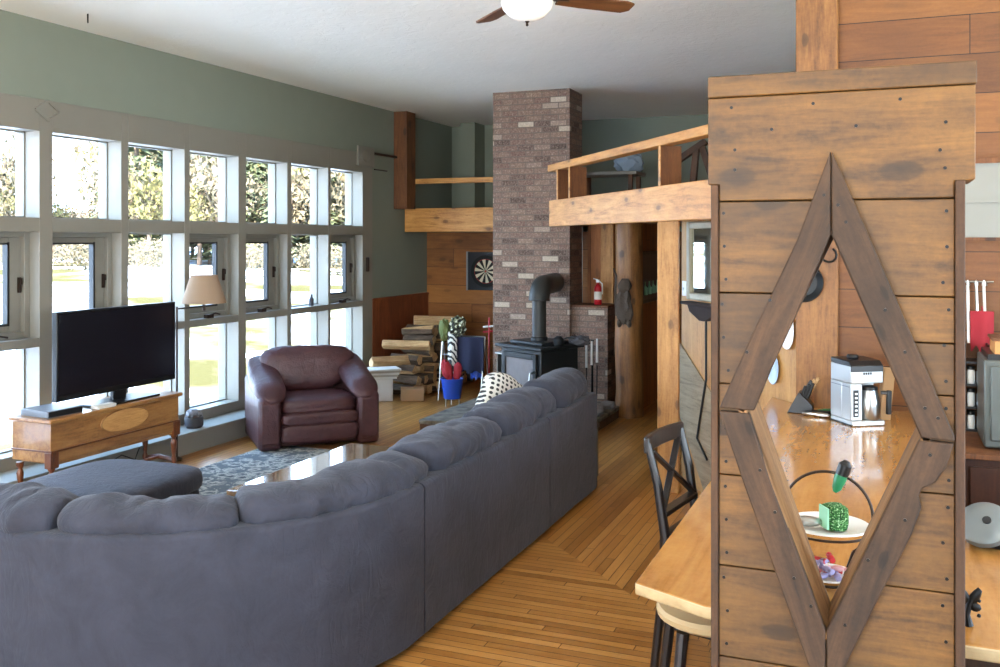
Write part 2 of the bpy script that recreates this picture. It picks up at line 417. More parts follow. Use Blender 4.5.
box(bm, (XW-.3, Y0C, 3.06), (XW, Y1C, H)); box(bm, (XW-.3, Y0C, -.4), (XW, Y1C, .2))
struct('wall_left', bm, 'wall_green')
# sill box below the windows
bm = bmesh.new(); box(bm, (XW, Y0C, 0), (-5.9, Y1C, .175)); box(bm, (XW, Y0C, .175), (-5.87, Y1C, .2))
struct('trim_2', bm, 'white_wall', bevel=.004)
n = 0; CASE = {4, 5, 7, 8, 10}
for bi, (y0, y1) in enumerate(BAYS):
    for ri, (z0, z1) in enumerate(ROWS):
        n += 1
        w = bpy.data.objects.new('window_%d' % n, None); C.objects.link(w); w['kind'] = 'structure'
        xg = XW-.15
        if ri == 1 and bi in CASE:
            xs = XW-.145
            fb = bmesh.new()
            for (a, b, c, d) in ((y0, y0+.05, z0, z1), (y1-.05, y1, z0, z1), (y0+.05, y1-.05, z0, z0+.05), (y0+.05, y1-.05, z1-.04, z1)):
                box(fb, (xs-.04, a, c), (xs+.06, b, d))
            obj('window_frame', fb, 'sash_paint', w, bevel=.004)
            sb = bmesh.new()
            for (a, b, c, d) in ((y0+.05, y0+.11, z0+.05, z1-.04), (y1-.16, y1-.05, z0+.05, z1-.04), (y0+.11, y1-.16, z0+.05, z0+.11), (y0+.11, y1-.16, z1-.09, z1-.04)):
                box(sb, (xs-.035, a, c), (xs+.02, b, d))
            obj('sash', sb, 'sash_paint', w, bevel=.006)
            gb = bmesh.new()
            for (a, b, c, d) in ((y0+.105, y0+.12, z0+.1, z1-.08), (y1-.175, y1-.155, z0+.1, z1-.08), (y0+.11, y1-.16, z0+.1, z0+.118), (y0+.11, y1-.16, z1-.1, z1-.085)):
                box(gb, (xs-.03, a, c), (xs+.022, b, d))
            obj('gasket', gb, 'black_rubber', w)
            obj('pane', B(box, (xs-.012, y0+.11, z0+.11), (xs-.006, y1-.16, z1-.09)), 'pane_glass', w)
            cb = bmesh.new(); ym = y0+.3
            cbox(cb, (XW+.0, ym, z0+.018), (.05, .09, .035)); tube(cb, [(XW+.01, ym, z0+.03), (XW+.03, ym+.06, z0+.045), (XW+.03, ym+.13, z0+.03)], .008, 8)
            obj('crank_handle', cb, 'bronze', w)
            lb = bmesh.new(); cbox(lb, (xs+.035, y1-.075, (z0+z1)/2), (.02, .02, .12)); cbox(lb, (xs+.05, y1-.075, (z0+z1)/2+.03), (.02, .012, .05))
            obj('latch', lb, 'bronze', w)
        else:
            fb = bmesh.new(); e = .012
            for (a, b, c, d) in ((y0, y0+e, z0, z1), (y1-e, y1, z0, z1), (y0, y1, z0, z0+e), (y0, y1, z1-e, z1)): box(fb, (xg-.02, a, c), (xg+.015, b, d))
            obj('window_frame', fb, 'sash_paint', w)
            obj('pane', B(box, (xg-.003, y0+e, z0+e), (xg+.003, y1-e, z1-e)), 'pane_glass', w)
# far walls
struct('wall_back', B(box, (XW, YB, 0), (XR, YB+.2, H)), 'wall_green')
bm = bmesh.new(); box(bm, (XW, YL, 0), (-3.4, YL+.12, 2.06)); box(bm, (-3.4, YL, 0), (-.4, YL+.12, 2.06))
struct('wall_under_loft', bm, 'plank_wall_dark')
bm = bmesh.new(); box(bm, (XW, Y1C+.0, 0), (XW+.025, YL, 1.16)); box(bm, (XW, Y1C, 1.16), (XW+.035, YL, 1.19))
struct('trim_3', bm, 'wainscot')
# kitchen end wall of wide boards with a pale painted band
bm = bmesh.new(); x0e = onY(840, YE)
box(bm, (-.5, YE, 0), (1.15, YE+.15, H))
box(bm, (1.15, YE, 0), (XR, YE+.15, H))
struct('wall_kitchen', bm, 'plank_wall')
bm = bmesh.new(); box(bm, (onY(948, YE-.02), YE-.035, 1.965), (XR, YE, 2.4))
box(bm, (onY(948, YE-.02), YE-.05, 2.17), (XR, YE, 2.19)); box(bm, (onY(948, YE-.02), YE-.06, 2.40), (XR, YE, 2.43), mi=1); box(bm, (onY(948, YE-.02), YE-.06, 1.945), (XR, YE, 1.965), mi=1)
struct('trim_4', bm, ['white_wall', 'dark_post'])
struct('wall_light_stop', B(box, (-.5, YE+.15, 0), (-.35, YB, H)), 'wall_green')  # unseen wall, added to stop light coming in beside the loft
# unseen walls round the camera; their window openings are added to let light in
bm = bmesh.new()
box(bm, (XR, YN, 0), (XR+.2, YE, .9)); box(bm, (XR, YN, 2.5), (XR+.2, YE, H))
for a, b in ((YN, -2.4), (-.3, .3), (2.4, 3.2), (5.2, YE)): box(bm, (XR, a, .9), (XR+.2, b, 2.5))
struct('wall_right', bm, 'white_wall')
bm = bmesh.new()
box(bm, (XW, YN-.2, 0), (XR, YN, .8)); box(bm, (XW, YN-.2, 2.7), (XR, YN, H))
for a, b in ((XW, -5.4), (-2.8, -2.2), (.6, XR)): box(bm, (a, YN-.2, .8), (b, YN, 2.7))
struct('wall_front', bm, 'white_wall')
# ------------------------------------------------------------------ loft
def T(o, l, c, g=None): return tag(o, l, c, g)
BP1 = Vector((-3.28, 9.46)); BP2 = Vector((-1.09, 6.49)); BD = (BP2-BP1).normalized(); BN = Vector((-BD.y, BD.x))   # BN points away from camera side
if BN.y < 0: BN = -BN
def beamY(px, off=0):
    d = Vector(ray(px)); p = BP1+BN*off
    den = d.x*BD.y-d.y*BD.x
    k = (p.x*BD.y-p.y*BD.x)/den
    return d*k
BE = BP1+BD*((6.3-BP1.y)/BD.y)
def slab(bm, a, b, off0, off1, z0, z1, mi=0):
    q = [a+BN*off0, b+BN*off0, b+BN*off1, a+BN*off1]
    prism(bm, [(v.x, v.y) for v in q], XY, z0, z1, mi)
def beamobj(name, a, b, off0, off1, z0, z1, mat, label, cat, parent=None, bevel=.006):
    """box along the diagonal beam, modelled in its own axes so the grain follows it"""
    L = (b-a).length; o = obj(name, B(box, (0, 0, 0), (L, off1-off0, z1-z0)), mat, parent, bevel=bevel)
    p = a+BN*off0; o.location = (p.x, p.y, z0); o.rotation_euler = (0, 0, math.atan2(BD.y, BD.x))
    if label: tag(o, label, cat)
    return o
beamobj('loft_beam', BP1, BE, 0, .09, 2.092, 2.362, 'pine', 'long pale pine beam running diagonally from the chimney to the divider', 'beam')
bm = bmesh.new()
q = [BP1+BN*.09, BE+BN*.09, Vector((-.5, YE+.1)), Vector((-.5, YB)), Vector((-3.37, YB)), Vector((-3.37, 10.92)), Vector((-3.3, 10.9)), Vector((-3.3, 9.65))]
prism(bm, [(v.x, v.y) for v in q], XY, 2.14, 2.33)
box(bm, (XW, 11.8, 2.14), (-3.37, YB, 2.33))
struct('loft_floor', bm, 'hall_wood')
rl = thing('loft_railing', 'pine railing with deep board balusters above the diagonal loft beam', 'railing')
beamobj('rail', BP1+BD*-.02, BE, -.01, .10, 2.665, 2.735, 'pine', None, None, rl)
for px in (557, 569, 659):
    a = beamY(px); a = BP1+BD*((a-BP1).dot(BD))
    beamobj('baluster', a, a+BD*.035, .0, .17 if px > 560 else .12, 2.362, 2.665, 'dark_post', None, None, rl, .002)
    beamobj('baluster_edge', a+BD*-.002, a+BD*.037, -.006, .0, 2.362, 2.665, 'pine', None, None, rl, .001)
# left loft front
YLB = 11.72
obj_ = obj('loft_beam', B(box, (XW+.03, YLB, 2.06), (-3.9, YLB+.08, 2.385)), 'pine', bevel=.006)
tag(obj_, 'pale pine beam between the window wall and the left side of the chimney', 'beam')
rl = thing('loft_railing', 'short plain pine railing left of the chimney', 'railing')
obj('rail', B(box, (XW+.12, YLB, 2.72), (-3.9, YLB+.07, 2.79)), 'pine', rl, bevel=.004)
obj('bracket', B(box, (-4.45, YLB+.02, 2.60), (-4.38, YLB+.05, 2.72)), 'black_metal', rl)
o = obj('support_post', B(box, (XW, 11.46, 2.37), (XW+.20, 11.72, H)), 'dark_post', bevel=.006)
tag(o, 'dark brown post from loft to ceiling at the right end of the window wall', 'post')
bm = bmesh.new(); box(bm, (onY(462, 13.0), 12.95, 2.33), (onY(476, 13.0)-.0, YB, H))
struct('trim_5', bm, 'wall_green')
# pine post carrying the diagonal beam
a = beamY(668.5, .12)
o = obj('support_post', B(box, (a.x-.083, a.y-.022, 0), (a.x+.083, a.y+.022, 2.138)), 'pine_z', bevel=.004)
tag(o, 'square pale pine post under the diagonal beam beside the black chair', 'post')
# wall of plywood behind the beam, meeting the kitchen end wall
WA = Vector((-.5, YE+.02)); L = 1.76; WD = -BD
o = struct('wall_diagonal', B(box, (0, 0, 0), (L, .08, 2.14)), 'plywood')
o.location = (WA.x, WA.y, 0); o.rotation_euler = (0, 0, math.atan2(WD.y, WD.x)+0)
# its thickness must point away from the camera
o.data.transform(Matrix.Translation((0, -.08, 0)))
def wallpt(px, off=0):
    d = Vector(ray(px)); nrm = Vector((-BD.y, BD.x)); nrm = nrm if nrm.y < 0 else -nrm
    p = WA+nrm*off; den = d.x*WD.y-d.y*WD.x; k = (p.x*WD.y-p.y*WD.x)/den
    return d*k, k
ANGW = math.atan2(BD.y, BD.x)       # local +x runs to the right as seen, local -y faces the camera
# diagonal seams / stair skirt trim on that wall
st = thing('stair_skirt', 'grey weathered board slanting down the plywood wall behind the chair', 'board')
p0, k0 = wallpt(681); p1, k1 = wallpt(708)
z = lambda y, k: CH-(y-HOR)*k/F
st.location = (p0.x, p0.y, 0); st.rotation_euler = (0, 0, ANGW)
Lw = (p1-p0).length
bm = bmesh.new(); prism(bm, [(0, z(343, k0)), (Lw*1.3, z(343, k0)-(z(343, k0)-z(386, k1))*1.3), (Lw*1.3, z(450, k1)-.55), (0, z(416, k0))], XZ, -.012, 0)
obj('board', bm, 'grey_board', st)
# log post and end wall of the hall
lp = thing('log_post', 'thick rounded log post with a dark carving hanging on it', 'post', (-2.655, 10.36, 0))
bm = bmesh.new()
tube(bm, [(0.0, 0, 0), (.01, 0, .3), (-.005, 0, .8), (.008, 0, 1.3), (0, 0, 2.14)], [.165, .15, .155, .15, .15], 20)
obj('trunk', bm, 'log_wood', lp)
struct('wall_hall', B(box, (-2.70, 10.53, 0), (-2.61, YL, 2.14)), 'hall_wood')
bm = bmesh.new(); box(bm, (-3.4, 11.25, 0), (-2.70, 11.33, 2.14)); struct('wall_alcove', bm, 'hall_wood_x')
o = obj('support_post', B(box, (onY(601, 10.95), 10.93, 0), (onY(601, 10.95)+.155, 11.07, 2.14)), 'pine_z', bevel=.004)
tag(o, 'narrow pale pine post between the low brick wall and the log post', 'post')
# chimney
ch = thing('chimney', 'tall brick chimney rising from floor to ceiling behind the stove', 'chimney', (-3.845, 10.68, 0))
obj('stack', B(box, (-.475, -.24, 0), (.475, .24, H)), 'brick', ch)
lw = thing('brick_wall', 'low brick wall with a ledge right of the chimney', 'wall', (-3.37, 10.5, 0))
obj('bricks', B(box, (0.002, 0, 0), (.43, .38, 1.18)), 'brick', lw)
obj('ledge', B(box, (0.002, -.02, 1.18), (.44, .39, 1.205)), 'dark_post', lw, bevel=.004)
# hearth
he = thing('hearth', 'raised stone hearth with a brown timber edge under the stove', 'hearth')
poly = [(-4.40, 8.66), (-3.3, 8.75), (-2.72, 9.25), (-2.72, 10.19), (-2.98, 10.43), (-4.40, 10.43)]
obj('slab', B(prism, poly, XY, 0.085, .13), 'slate', he, bevel=.008)
obj('edge', B(prism, [(x*1.0+(.01 if x < -4 else -.01), y+.012) for x, y in poly], XY, 0, .085), 'hearth_edge', he)
for i, (x, y, s) in enumerate(((-2.80, 9.5, .2), (-2.83, 9.75, .16), (-2.98, 9.3, .17), (-2.80, 10.0, .17))):
    bm = bmesh.new(); blob(bm, (0, 0, 0), (s, s*.9, s*.5), 2, 2.6, .25, 2, seed=i)
    o = obj('hearth_stone', bm, 'pale_stone', loc=(x, y, .13+s*.24)); tag(o, 'rough grey stone at the right end of the hearth', 'stone', 'stones on the hearth')
# ================================================================== WOOD STOVE
SA = math.atan2(9.13-9.45, -3.22+3.86)
st = thing('wood_stove', 'black cast iron wood stove on the hearth before the chimney', 'stove', (-3.445, 9.615, .13), SA)
obj('base', B(box, (-.28, -.24, 0), (.28, .26, .10)), 'iron', st, bevel=.01)
bm = bmesh.new(); box(bm, (-.31, -.27, .10), (.31, .28, .68)); obj('firebox', bm, 'iron', st, bevel=.015)
obj('top_plate', B(box, (-.36, -.32, .68), (.36, .32, .715)), 'iron', st, bevel=.008)
obj('cooktop', B(box, (-.25, -.2, .715), (.25, .24, .75)), 'iron', st, bevel=.01)
dr = bmesh.new()
for a, b, c, d in ((-.26, -.21, .2, .64), (.21, .26, .2, .64), (-.21, .21, .2, .25), (-.21, .21, .58, .64)): box(dr, (a, -.30, c), (b, -.27, d))
dr = obj('door', dr, 'iron', st, bevel=.008)
obj('door_glass', B(box, (-.21, -.285, .25), (.21, -.275, .58)), 'pale_stone', dr)
obj('handle', B(tube, [(.235, -.30, .46), (.235, -.35, .45), (.24, -.37, .36)], .012, 8), 'steel', dr)
obj('ash_lip', B(box, (-.3, -.37, .12), (.3, -.27, .15)), 'iron', st, bevel=.006)
bm = bmesh.new(); box(bm, (-.47, -.22, .58), (-.36, .2, .60)); box(bm, (-.46, -.2, .3), (-.45, .18, .58)); obj('side_shelf', bm, 'brushed', st, bevel=.005)
pp = thing('stove_pipe', 'dark metal stove pipe curving from the stove back into the chimney', 'pipe', (-3.445, 9.615, .88))
q = [(0, 0, 0), (0, 0, .42)]+[(0, .16-.16*math.cos(a), .42+.16*math.sin(a)) for a in [i*PI/16 for i in range(1, 9)]]+[(-.05, .50, .58), (-.10, .82, .58)]
obj('pipe', B(tube, q[:2], .075, 20), 'pipe_iron', pp)
obj('elbow', B(tube, q[1:], .112, 20), 'pipe_iron', pp)
obj('collar', B(lathe, [(.09, 0), (.09, .03), (.078, .04)], 20), 'iron', pp)
# small black pots on the stove's right edge
for i, (x, y, r, h, lab) in enumerate(((-3.12, 9.48, .055, .10, 'black iron kettle on the front right corner of the stove'), (-3.02, 9.68, .05, .07, 'small black pan on the back right corner of the stove'))):
    k = thing('kettle' if i == 0 else 'saucepan', lab, 'pot', (x-.06, y, .845))
    obj('body', B(lathe, [(r*.8, 0), (r, .02), (r, h*.7), (r*.5, h), (0, h+.005)], 16), 'iron', k)
    obj('handle', B(tube, [(r, 0, h*.7), (r+.05, 0, h*.9), (r+.12, 0, h*.85)], .008, 8), 'iron', k)
gl = thing('oven_mitt', 'dark grey mitt lying over the right side of the stove', 'mitt', (-3.07, 9.62, .845))
obj('mitt', B(blob, (0.08, -.02, .05), (.22, .13, .1), 3, 2.4, .4, 3), 'dark_stone', gl)
# fireplace tools
ft = thing('fireplace_tools', 'set of fireplace tools with pale handles leaning on the brick wall', 'tools', (-3.0, 10.1, .13))
obj('stand', B(lathe, [(.09, 0), (.09, .015), (.012, .03), (.012, .7), (.02, .72)], 16), 'black_metal', ft)
for k in range(3):
    bm = bmesh.new(); x = -.06+.06*k; tube(bm, [(x, -.03, .03), (x, -.02, .45)], .006, 8); obj('tool', bm, 'black_metal', ft)
    obj('tool_handle', B(tube, [(x, -.02, .42+.03*k), (x, -.02, .68+.03*k)], [.014, .011], 8), 'white_gloss', ft)
# extinguisher
fe = thing('fire_extinguisher', 'red fire extinguisher with a white label on the brick ledge', 'fire extinguisher', (onY(598, 10.62), 10.62, 1.206))
obj('cylinder', B(lathe, [(.04, 0), (.045, .01), (.045, .19), (.03, .225), (.014, .24), (.014, .26)], 20), 'red_paint', fe)
obj('label_sticker', B(lathe, [(.0457, .06), (.0457, .15)], 20), 'paper', fe)
bm = bmesh.new(); box(bm, (-.018, -.018, .255), (.018, .018, .285)); bar(bm, (0, 0, .285), (-.05, -.02, .30), .012, .01); tube(bm, [(.015, 0, .27), (.05, 0, .24), (.052, 0, .12)], .007, 8)
obj('valve', bm, 'white_gloss', fe)
tag(obj('wire', B(tube, [(onY(582, 11.22), 11.22, 0), (onY(582, 11.22), 11.22, 2.1)], .008, 8), 'steel'), 'thin grey metal rod standing behind the brick ledge beside the chimney', 'rod')
# carving on log post
cv = thing('wall_carving', 'dark carved animal ornament hanging on the log post', 'carving', (-2.66, 10.17, 1.0))
bm = bmesh.new(); blob(bm, (0, 0, .22), (.17, .09, .42), 3, 2.4, .45, 2.5, seed=4); blob(bm, (.01, -.01, .45), (.15, .1, .17), 2, 2, .3, 3, seed=2)
obj('body', bm, 'carving_dark', cv)
obj('branch', B(tube, [(-.09, 0, .12), (-.1, 0, .4), (-.085, -.01, .56), (-.12, 0, .64)], [.012, .014, .012, .006], 8), 'carving_dark', cv)
for sx in (-.05, .06): obj('paw', B(blob, (sx, -.02, .04), (.05, .06, .09), 2, 2, .3, 3), 'carving_dark', cv)
# hall picture
pc = thing('picture', 'dark framed picture on the hall wall beyond the log post', 'picture', (-2.61, 11.05, 1.52))
yp0, yp1 = -.42, .6
obj('frame', B(box, (0, yp0, -.3), (.03, yp1, .3)), 'black_metal', pc, bevel=.004)
obj('print', B(box, (.03, yp0+.04, -.26), (.034, yp1-.04, .26)), 'poster_black', pc)
for k in range(4):
    obj('glass_shape', B(lathe, [(.03, 0), (.032, .08), (.005, .11), (.005, .15)], 10), 'pale_green', pc, loc=(.04, yp0+.15+.2*k, -.2))
# mirror with shelf on the plywood wall
pm, km = wallpt(690, .0); pm2, km2 = wallpt(726, .0); Lm = (pm2-pm).length
mr = thing('mirror', 'silver framed mirror hanging on the plywood wall beside the divider', 'mirror', (pm.x, pm.y, 0), ANGW)
zt, zb = z(222, km), z(299, km)
bm = bmesh.new(); f = .055
for a, b, c, d in ((0, f, zb, zt), (Lm-f, Lm, zb, zt), (f, Lm-f, zb, zb+f), (f, Lm-f, zt-f, zt)): box(bm, (a, -.035, c), (b, 0, d))
obj('frame', bm, 'frame_silver', mr, bevel=.01)
obj('glass', B(box, (f, -.012, zb+f), (Lm-f, -.006, zt-f)), 'mirror_glass', mr)
sh = thing('wall_shelf', 'small dark curved wall shelf just below the mirror', 'shelf', (pm.x, pm.y, 0), ANGW)
obj('top', B(box, (.02, -.1, zb-.035), (Lm-.02, 0, zb-.012)), 'matte_dark', sh, bevel=.005)
obj('bracket', B(prism, [(0.05, zb-.035), (Lm-.05, zb-.035), (Lm-.09, zb-.09), (Lm/2+.04, zb-.15), (Lm/2-.04, zb-.15), (.09, zb-.09)], XZ, -.05, 0), 'matte_dark', sh)
sw = thing('light_switch', 'white light switch on the plywood wall by the mirror', 'switch', (wallpt(685)[0].x, wallpt(685)[0].y, z(289, km)), ANGW)
obj('plate', B(box, (-.03, -.012, -.06), (.04, 0, .06)), 'white_gloss', sw, bevel=.004); obj('toggle', B(box, (0, -.025, -.012), (.01, -.012, .012)), 'white_gloss', sw)
pa, ka = wallpt(706, .02); pb, kb = wallpt(697, .02); pc_, kc = wallpt(707, .02)
tag(obj('cord', B(tube, [(pa.x, pa.y, z(305, ka)), (pa.x, pa.y, z(380, ka)), ((pa.x+pb.x)/2, (pa.y+pb.y)/2, z(410, ka)), (pb.x, pb.y, z(438, kb)), (pc_.x, pc_.y, z(460, kc))], .009, 8), 'black_rubber'), 'black cord hanging down the plywood wall beside the divider', 'cord')
# dartboard
db = thing('dartboard', 'black and white dartboard in a square cabinet on the plank wall', 'dartboard', (onY(488, YL), YL, 1.51))
obj('cabinet', B(box, (-.29, -.05, -.27), (.29, 0, .27)), 'poster_black', db, bevel=.004)
bm = bmesh.new(); tube(bm, [(0, -.02, 0), (0, .02, 0)], .225, 40); obj('board', bm, 'dart_face', db, loc=(0, -.07, 0))
for sx in (-.30, .30): obj('cabinet_edge', B(box, (sx-.012, -.06, -.275), (sx+.012, 0, .275)), 'brushed', db)
# things up in the loft
sk = thing('loft_table', 'pale low table end standing on the loft behind the railing', 'table', (-3.1, 11.6, 2.33))
obj('top', B(box, (-.5, -.25, .42), (.28, .25, .46)), 'white_wall', sk, bevel=.004)
for a in ((-.45, -.2), (-.45, .2), (.2, -.2), (.2, .2)): obj('leg', B(bar, (a[0], a[1], 0), (a[0], a[1], .42), .05, .05), 'dark_post', sk)
tag(obj('fabric_bundle', B(blob, (0, 0, 0), (.36, .3, .26), 3, 2.2, .3, 3), 'skylight', loc=(-2.97, 11.6, 2.90)), 'pale blue bundle of fabric on the loft table', 'fabric')
ea = thing('easel', 'dark wooden slanted stand on the loft near the top of the divider', 'stand', (-1.55, 8.2, 2.33))
obj('slanted_arm', B(bar, (-.22, 0, .24), (.12, 0, .46), .09, .05), 'weathered_z', ea); obj('leg', B(bar, (.0, 0, 0), (.04, 0, .40), .07, .05), 'weathered_z', ea); obj('leg', B(bar, (.22, 0, 0), (.08, 0, .44), .07, .05), 'weathered_z', ea)
# curtain rods
for zz, y1, lab in ((z(155, 12.6), 11.46, 'long dark curtain rod fixed to the wall right of the windows'), (z(169.5, 12.4), 11.2, 'short dark rod on the wall below the curtain rod')):
    tag(obj('curtain_rod', B(tube, [(XW+.04, 10.87, zz), (XW+.04, y1, zz)], .018 if 'long' in lab else .008, 10), 'bronze'), lab, 'rod')
# corner block and diamond mouldings
bm = bmesh.new(); box(bm, (XW+.02, 10.45, 2.93-.04), (XW+.045, 10.86, 3.14)); blob(bm, (XW+.045, 10.65, 3.02), (.03, .2, .16), 2)
tag(obj('corner_block', bm, 'casing_paint', bevel=.004), 'carved corner block at the upper right of the window casing', 'moulding')
dm = bmesh.new(); yc, zc, r = onX(46, XW), 2.975, .095
for k in range(4):
    a, b = k*PI/2, (k+1)*PI/2
    bar(dm, (XW+.025, yc+r*math.cos(a)*1.3, zc+r*math.sin(a)*.8), (XW+.025, yc+r*math.cos(b)*1.3, zc+r*math.sin(b)*.8), .018, .02)
tag(obj('diamond_moulding', dm, 'casing_paint'), 'small diamond shaped moulding on the casing above the windows', 'moulding')
o = obj('window_hook', B(box, (XW+.02, onX(365, XW)-.015, z(271, 12.5)), (XW+.05, onX(365, XW)+.03, z(257, 12.5))), 'bronze', bevel=.006); tag(o, 'small dark hook on the right casing of the windows', 'hook')
# ================================================================== CEILING FAN
fn = thing('ceiling_fan', 'ceiling fan with dark wooden blades and a white bowl light', 'ceiling fan', (-1.90, 5.10, -.07))
obj('downrod', B(tube, [(0, 0, H-.2), (0, 0, H+.12)], .016, 12), 'bronze', fn); obj('canopy', B(lathe, [(.03, H+.03), (.075, H+.10), (.075, H+.12)], 24), 'bronze', fn)
obj('motor', B(lathe, [(.05, 3.52), (.12, 3.49), (.14, 3.42), (.12, 3.36), (.07, 3.345)], 32), 'bronze', fn)
bw = obj('bowl_light', B(lathe, [(0, 3.265), (.05, 3.270), (.10, 3.292), (.14, 3.335), (.15, 3.375), (.07, 3.38)], 32), 'lamp_bowl', fn)
obj('finial', B(lathe, [(0, 3.235), (.008, 3.242), (.006, 3.255), (.014, 3.265)], 12), 'bronze', fn)
for k in range(4):
    a = math.radians(22.6+90*k)+PSI
    ir = obj('blade_iron', B(box, (.10, -.02, 3.40), (.26, .02, 3.41)), 'bronze', fn, rot=(0, 0, a), bevel=.002)
    bm = bmesh.new(); prism(bm, [(.2, -.05), (.36, -.066), (.62, -.072), (.675, -.05), (.68, .03), (.64, .066), (.36, .062), (.2, .05)], XY, 3.40, 3.41)
    bmesh.ops.rotate(bm, cent=(0, 0, 3.405), matrix=RX(-.22), verts=bm.verts)
    obj('blade', bm, 'fan_wood', fn, rot=(0, 0, a))
tag(obj('ceiling_hook', B(tube, [(-5.7, 5.0+.62, H), (-5.7, 5.62, H-.04), (-5.72, 5.64, H-.06), (-5.73, 5.65, H-.04)], .006, 8), 'black_metal'), 'tiny dark hook in the ceiling above the first windows', 'hook')
# ================================================================== SOFA
CX, CY, R0 = -3.35, 4.1, 1.28
YS0 = 7.10; L1 = YS0-CY; L2 = R0*PI/2; L3 = 1.05
def path(s, ins):
    if s <= L1: return Vector((CX+R0-ins, YS0-s))
    if s <= L1+L2:
        a = -(s-L1)/R0
        return Vector((CX+(R0-ins)*math.cos(a), CY+(R0-ins)*math.sin(a)))
    return Vector((CX-(s-L1-L2), CY-R0+ins))
def sweep(bm, s0, s1, prof, step=.08, endr=0, wr=0, seed=0):
    """prof: closed list of (inset, z); rounds the ends by endr and wrinkles by wr"""
    n = max(4, int((s1-s0)/step)); ci = sum(p[0] for p in prof)/len(prof); cz = sum(p[1] for p in prof)/len(prof)
    ss = [s0+(s1-s0)*i/n for i in range(n+1)]
    if endr:
        e = [endr*(1-math.cos(k*PI/10)) for k in range(1, 5)]
        ss = sorted(set([s0, s1]+[s0+x for x in e]+[s1-x for x in e]+[x for x in ss if s0+endr < x < s1-endr]))
    rings = []
    for s in ss:
        k = 1.0
        if endr:
            d = min(s-s0, s1-s)
            if d < endr: k = max(.02, math.sqrt(max(0, 1-((endr-d)/endr)**2)))**.7*.999
            k = .30+.70*k if endr > .05 else k
        ring = []
        for i, zz in prof:
            pi, pz = ci+(i-ci)*k, cz+(zz-cz)*k
            p = path(s, pi)
            q = Vector((p.x, p.y, pz))
            if wr:
                h = noise.noise(Vector((s*2.5+seed, pz*5, pi*4)))*wr+noise.noise(Vector((s*9+seed*2, pz*7+s*6, pi*6)))*wr*.6-max(0, .16-abs(noise.noise(Vector((s*7+seed, pz*3+s*3, pi*3)))))*wr*2.2
                d = Vector((pi-ci, pz-cz)); d = d.normalized() if d.length > 1e-5 else d
                p2 = path(s, pi+d.x*h); q = Vector((p2.x, p2.y, pz+d.y*h))
            ring.append(bm.verts.new(q))
        rings.append(ring)
    m = len(prof)
    for a, b in zip(rings, rings[1:]):
        for k in range(m): bm.faces.new((a[k], a[(k+1)%m], b[(k+1)%m], b[k]))
    bm.faces.new(rings[0][::-1]); bm.faces.new(rings[-1])
def rrect(i0, i1, z0, z1, r, n=5, top=None):
    pts = []
    for cx, cz, a0 in ((i1-r, z1-r, 0), (i0+r, z1-r, 90), (i0+r, z0+r, 180), (i1-r, z0+r, 270)):
        for k in range(n+1):
            a = math.radians(a0+90*k/n); pts.append((cx+r*math.cos(a), cz+r*math.sin(a)))
    return pts
def sellipse(i0, i1, z0, z1, n=26, p=2.6):
    o = []
    for k in range(n):
        a = 2*PI*k/n; c, s_ = math.cos(a), math.sin(a)
        o.append(((i0+i1)/2+(i1-i0)/2*math.copysign(abs(c)**(2/p), c), (z0+z1)/2+(z1-z0)/2*math.copysign(abs(s_)**(2/p), s_)))
    return o
sf = thing('sectional_sofa', 'large curved blue grey microfibre sectional sofa seen from behind', 'sofa')
SE = YS0-5.99; S2 = YS0-4.14; S3 = L1+L2+L3
for a, b in ((0, SE-.006), (SE+.006, S2-.008), (S2+.008, S3)):
    bm = bmesh.new(); sweep(bm, a, b, rrect(0, .2, .03, .775, .03), .06, 0, .006, a*3); obj('back_panel', bm, 'microfibre', sf, ang=60)
for a, b in ((0, SE-.006), (SE+.006, S2-.008), (S2+.008, S3)):
    bm = bmesh.new(); sweep(bm, a, b, rrect(.19, .92, .05, .34, .02)); obj('seat_base', bm, 'microfibre', sf, ang=60)
cuts = [.04, YS0-6.3, YS0-5.27, YS0-4.33]
s_228 = L1+R0*math.radians(44); s_17 = L1+R0*math.radians(80)
cuts += [s_228, s_17, S3-.02]
for i, (a, b) in enumerate(zip(cuts, cuts[1:])):
    bm = bmesh.new(); sweep(bm, a+.22 if i == 0 else a, b, sellipse(.24, .95, .33, .52), .08, .05, .01, i); obj('seat_cushion', bm, 'microfibre', sf, ang=60)
    zt = (.965, .945, .925, .895, .875, .88)[i]
    bm = bmesh.new(); sweep(bm, a-.0, b+.0, sellipse(.02, .36, .715, zt, 34, 2.2), .025, .12, .036, i*7+1); obj('back_cushion', bm, 'microfibre', sf, ang=80)
bm = bmesh.new(); sweep(bm, -.005, .22, rrect(.02, .95, .03, .66, .08)); obj('arm', bm, 'microfibre', sf, ang=60)
# ottoman
ot = thing('ottoman', 'low blue grey upholstered ottoman before the television chest', 'ottoman', (-4.60, 4.72, 0), math.radians(2))
obj('cushion', B(blob, (0, 0, .37), (.90, .96, .17), 4, 5, .02, 3), 'microfibre', ot, ang=60)
obj('base', B(blob, (0, 0, .19), (.82, .88, .30), 4, 9), 'microfibre', ot, ang=60)
for a in ((-.38, -.38), (.38, -.38), (-.38, .38), (.38, .38)): obj('foot', B(lathe, [(.02, 0), (.03, .06)], 12, (a[0], a[1], .0)), 'black_wood', ot)
# pillow
pl = obj('throw_pillow', B(blob, (0, 0, 0), (.50, .17, .50), 4, 3.2, .05, 2), 'lattice', ang=80, loc=(-2.62, 6.55, .70), rot=(math.radians(-18), math.radians(32), math.radians(60)))
tag(pl, 'black and white patterned throw pillow at the far end of the sofa', 'pillow')
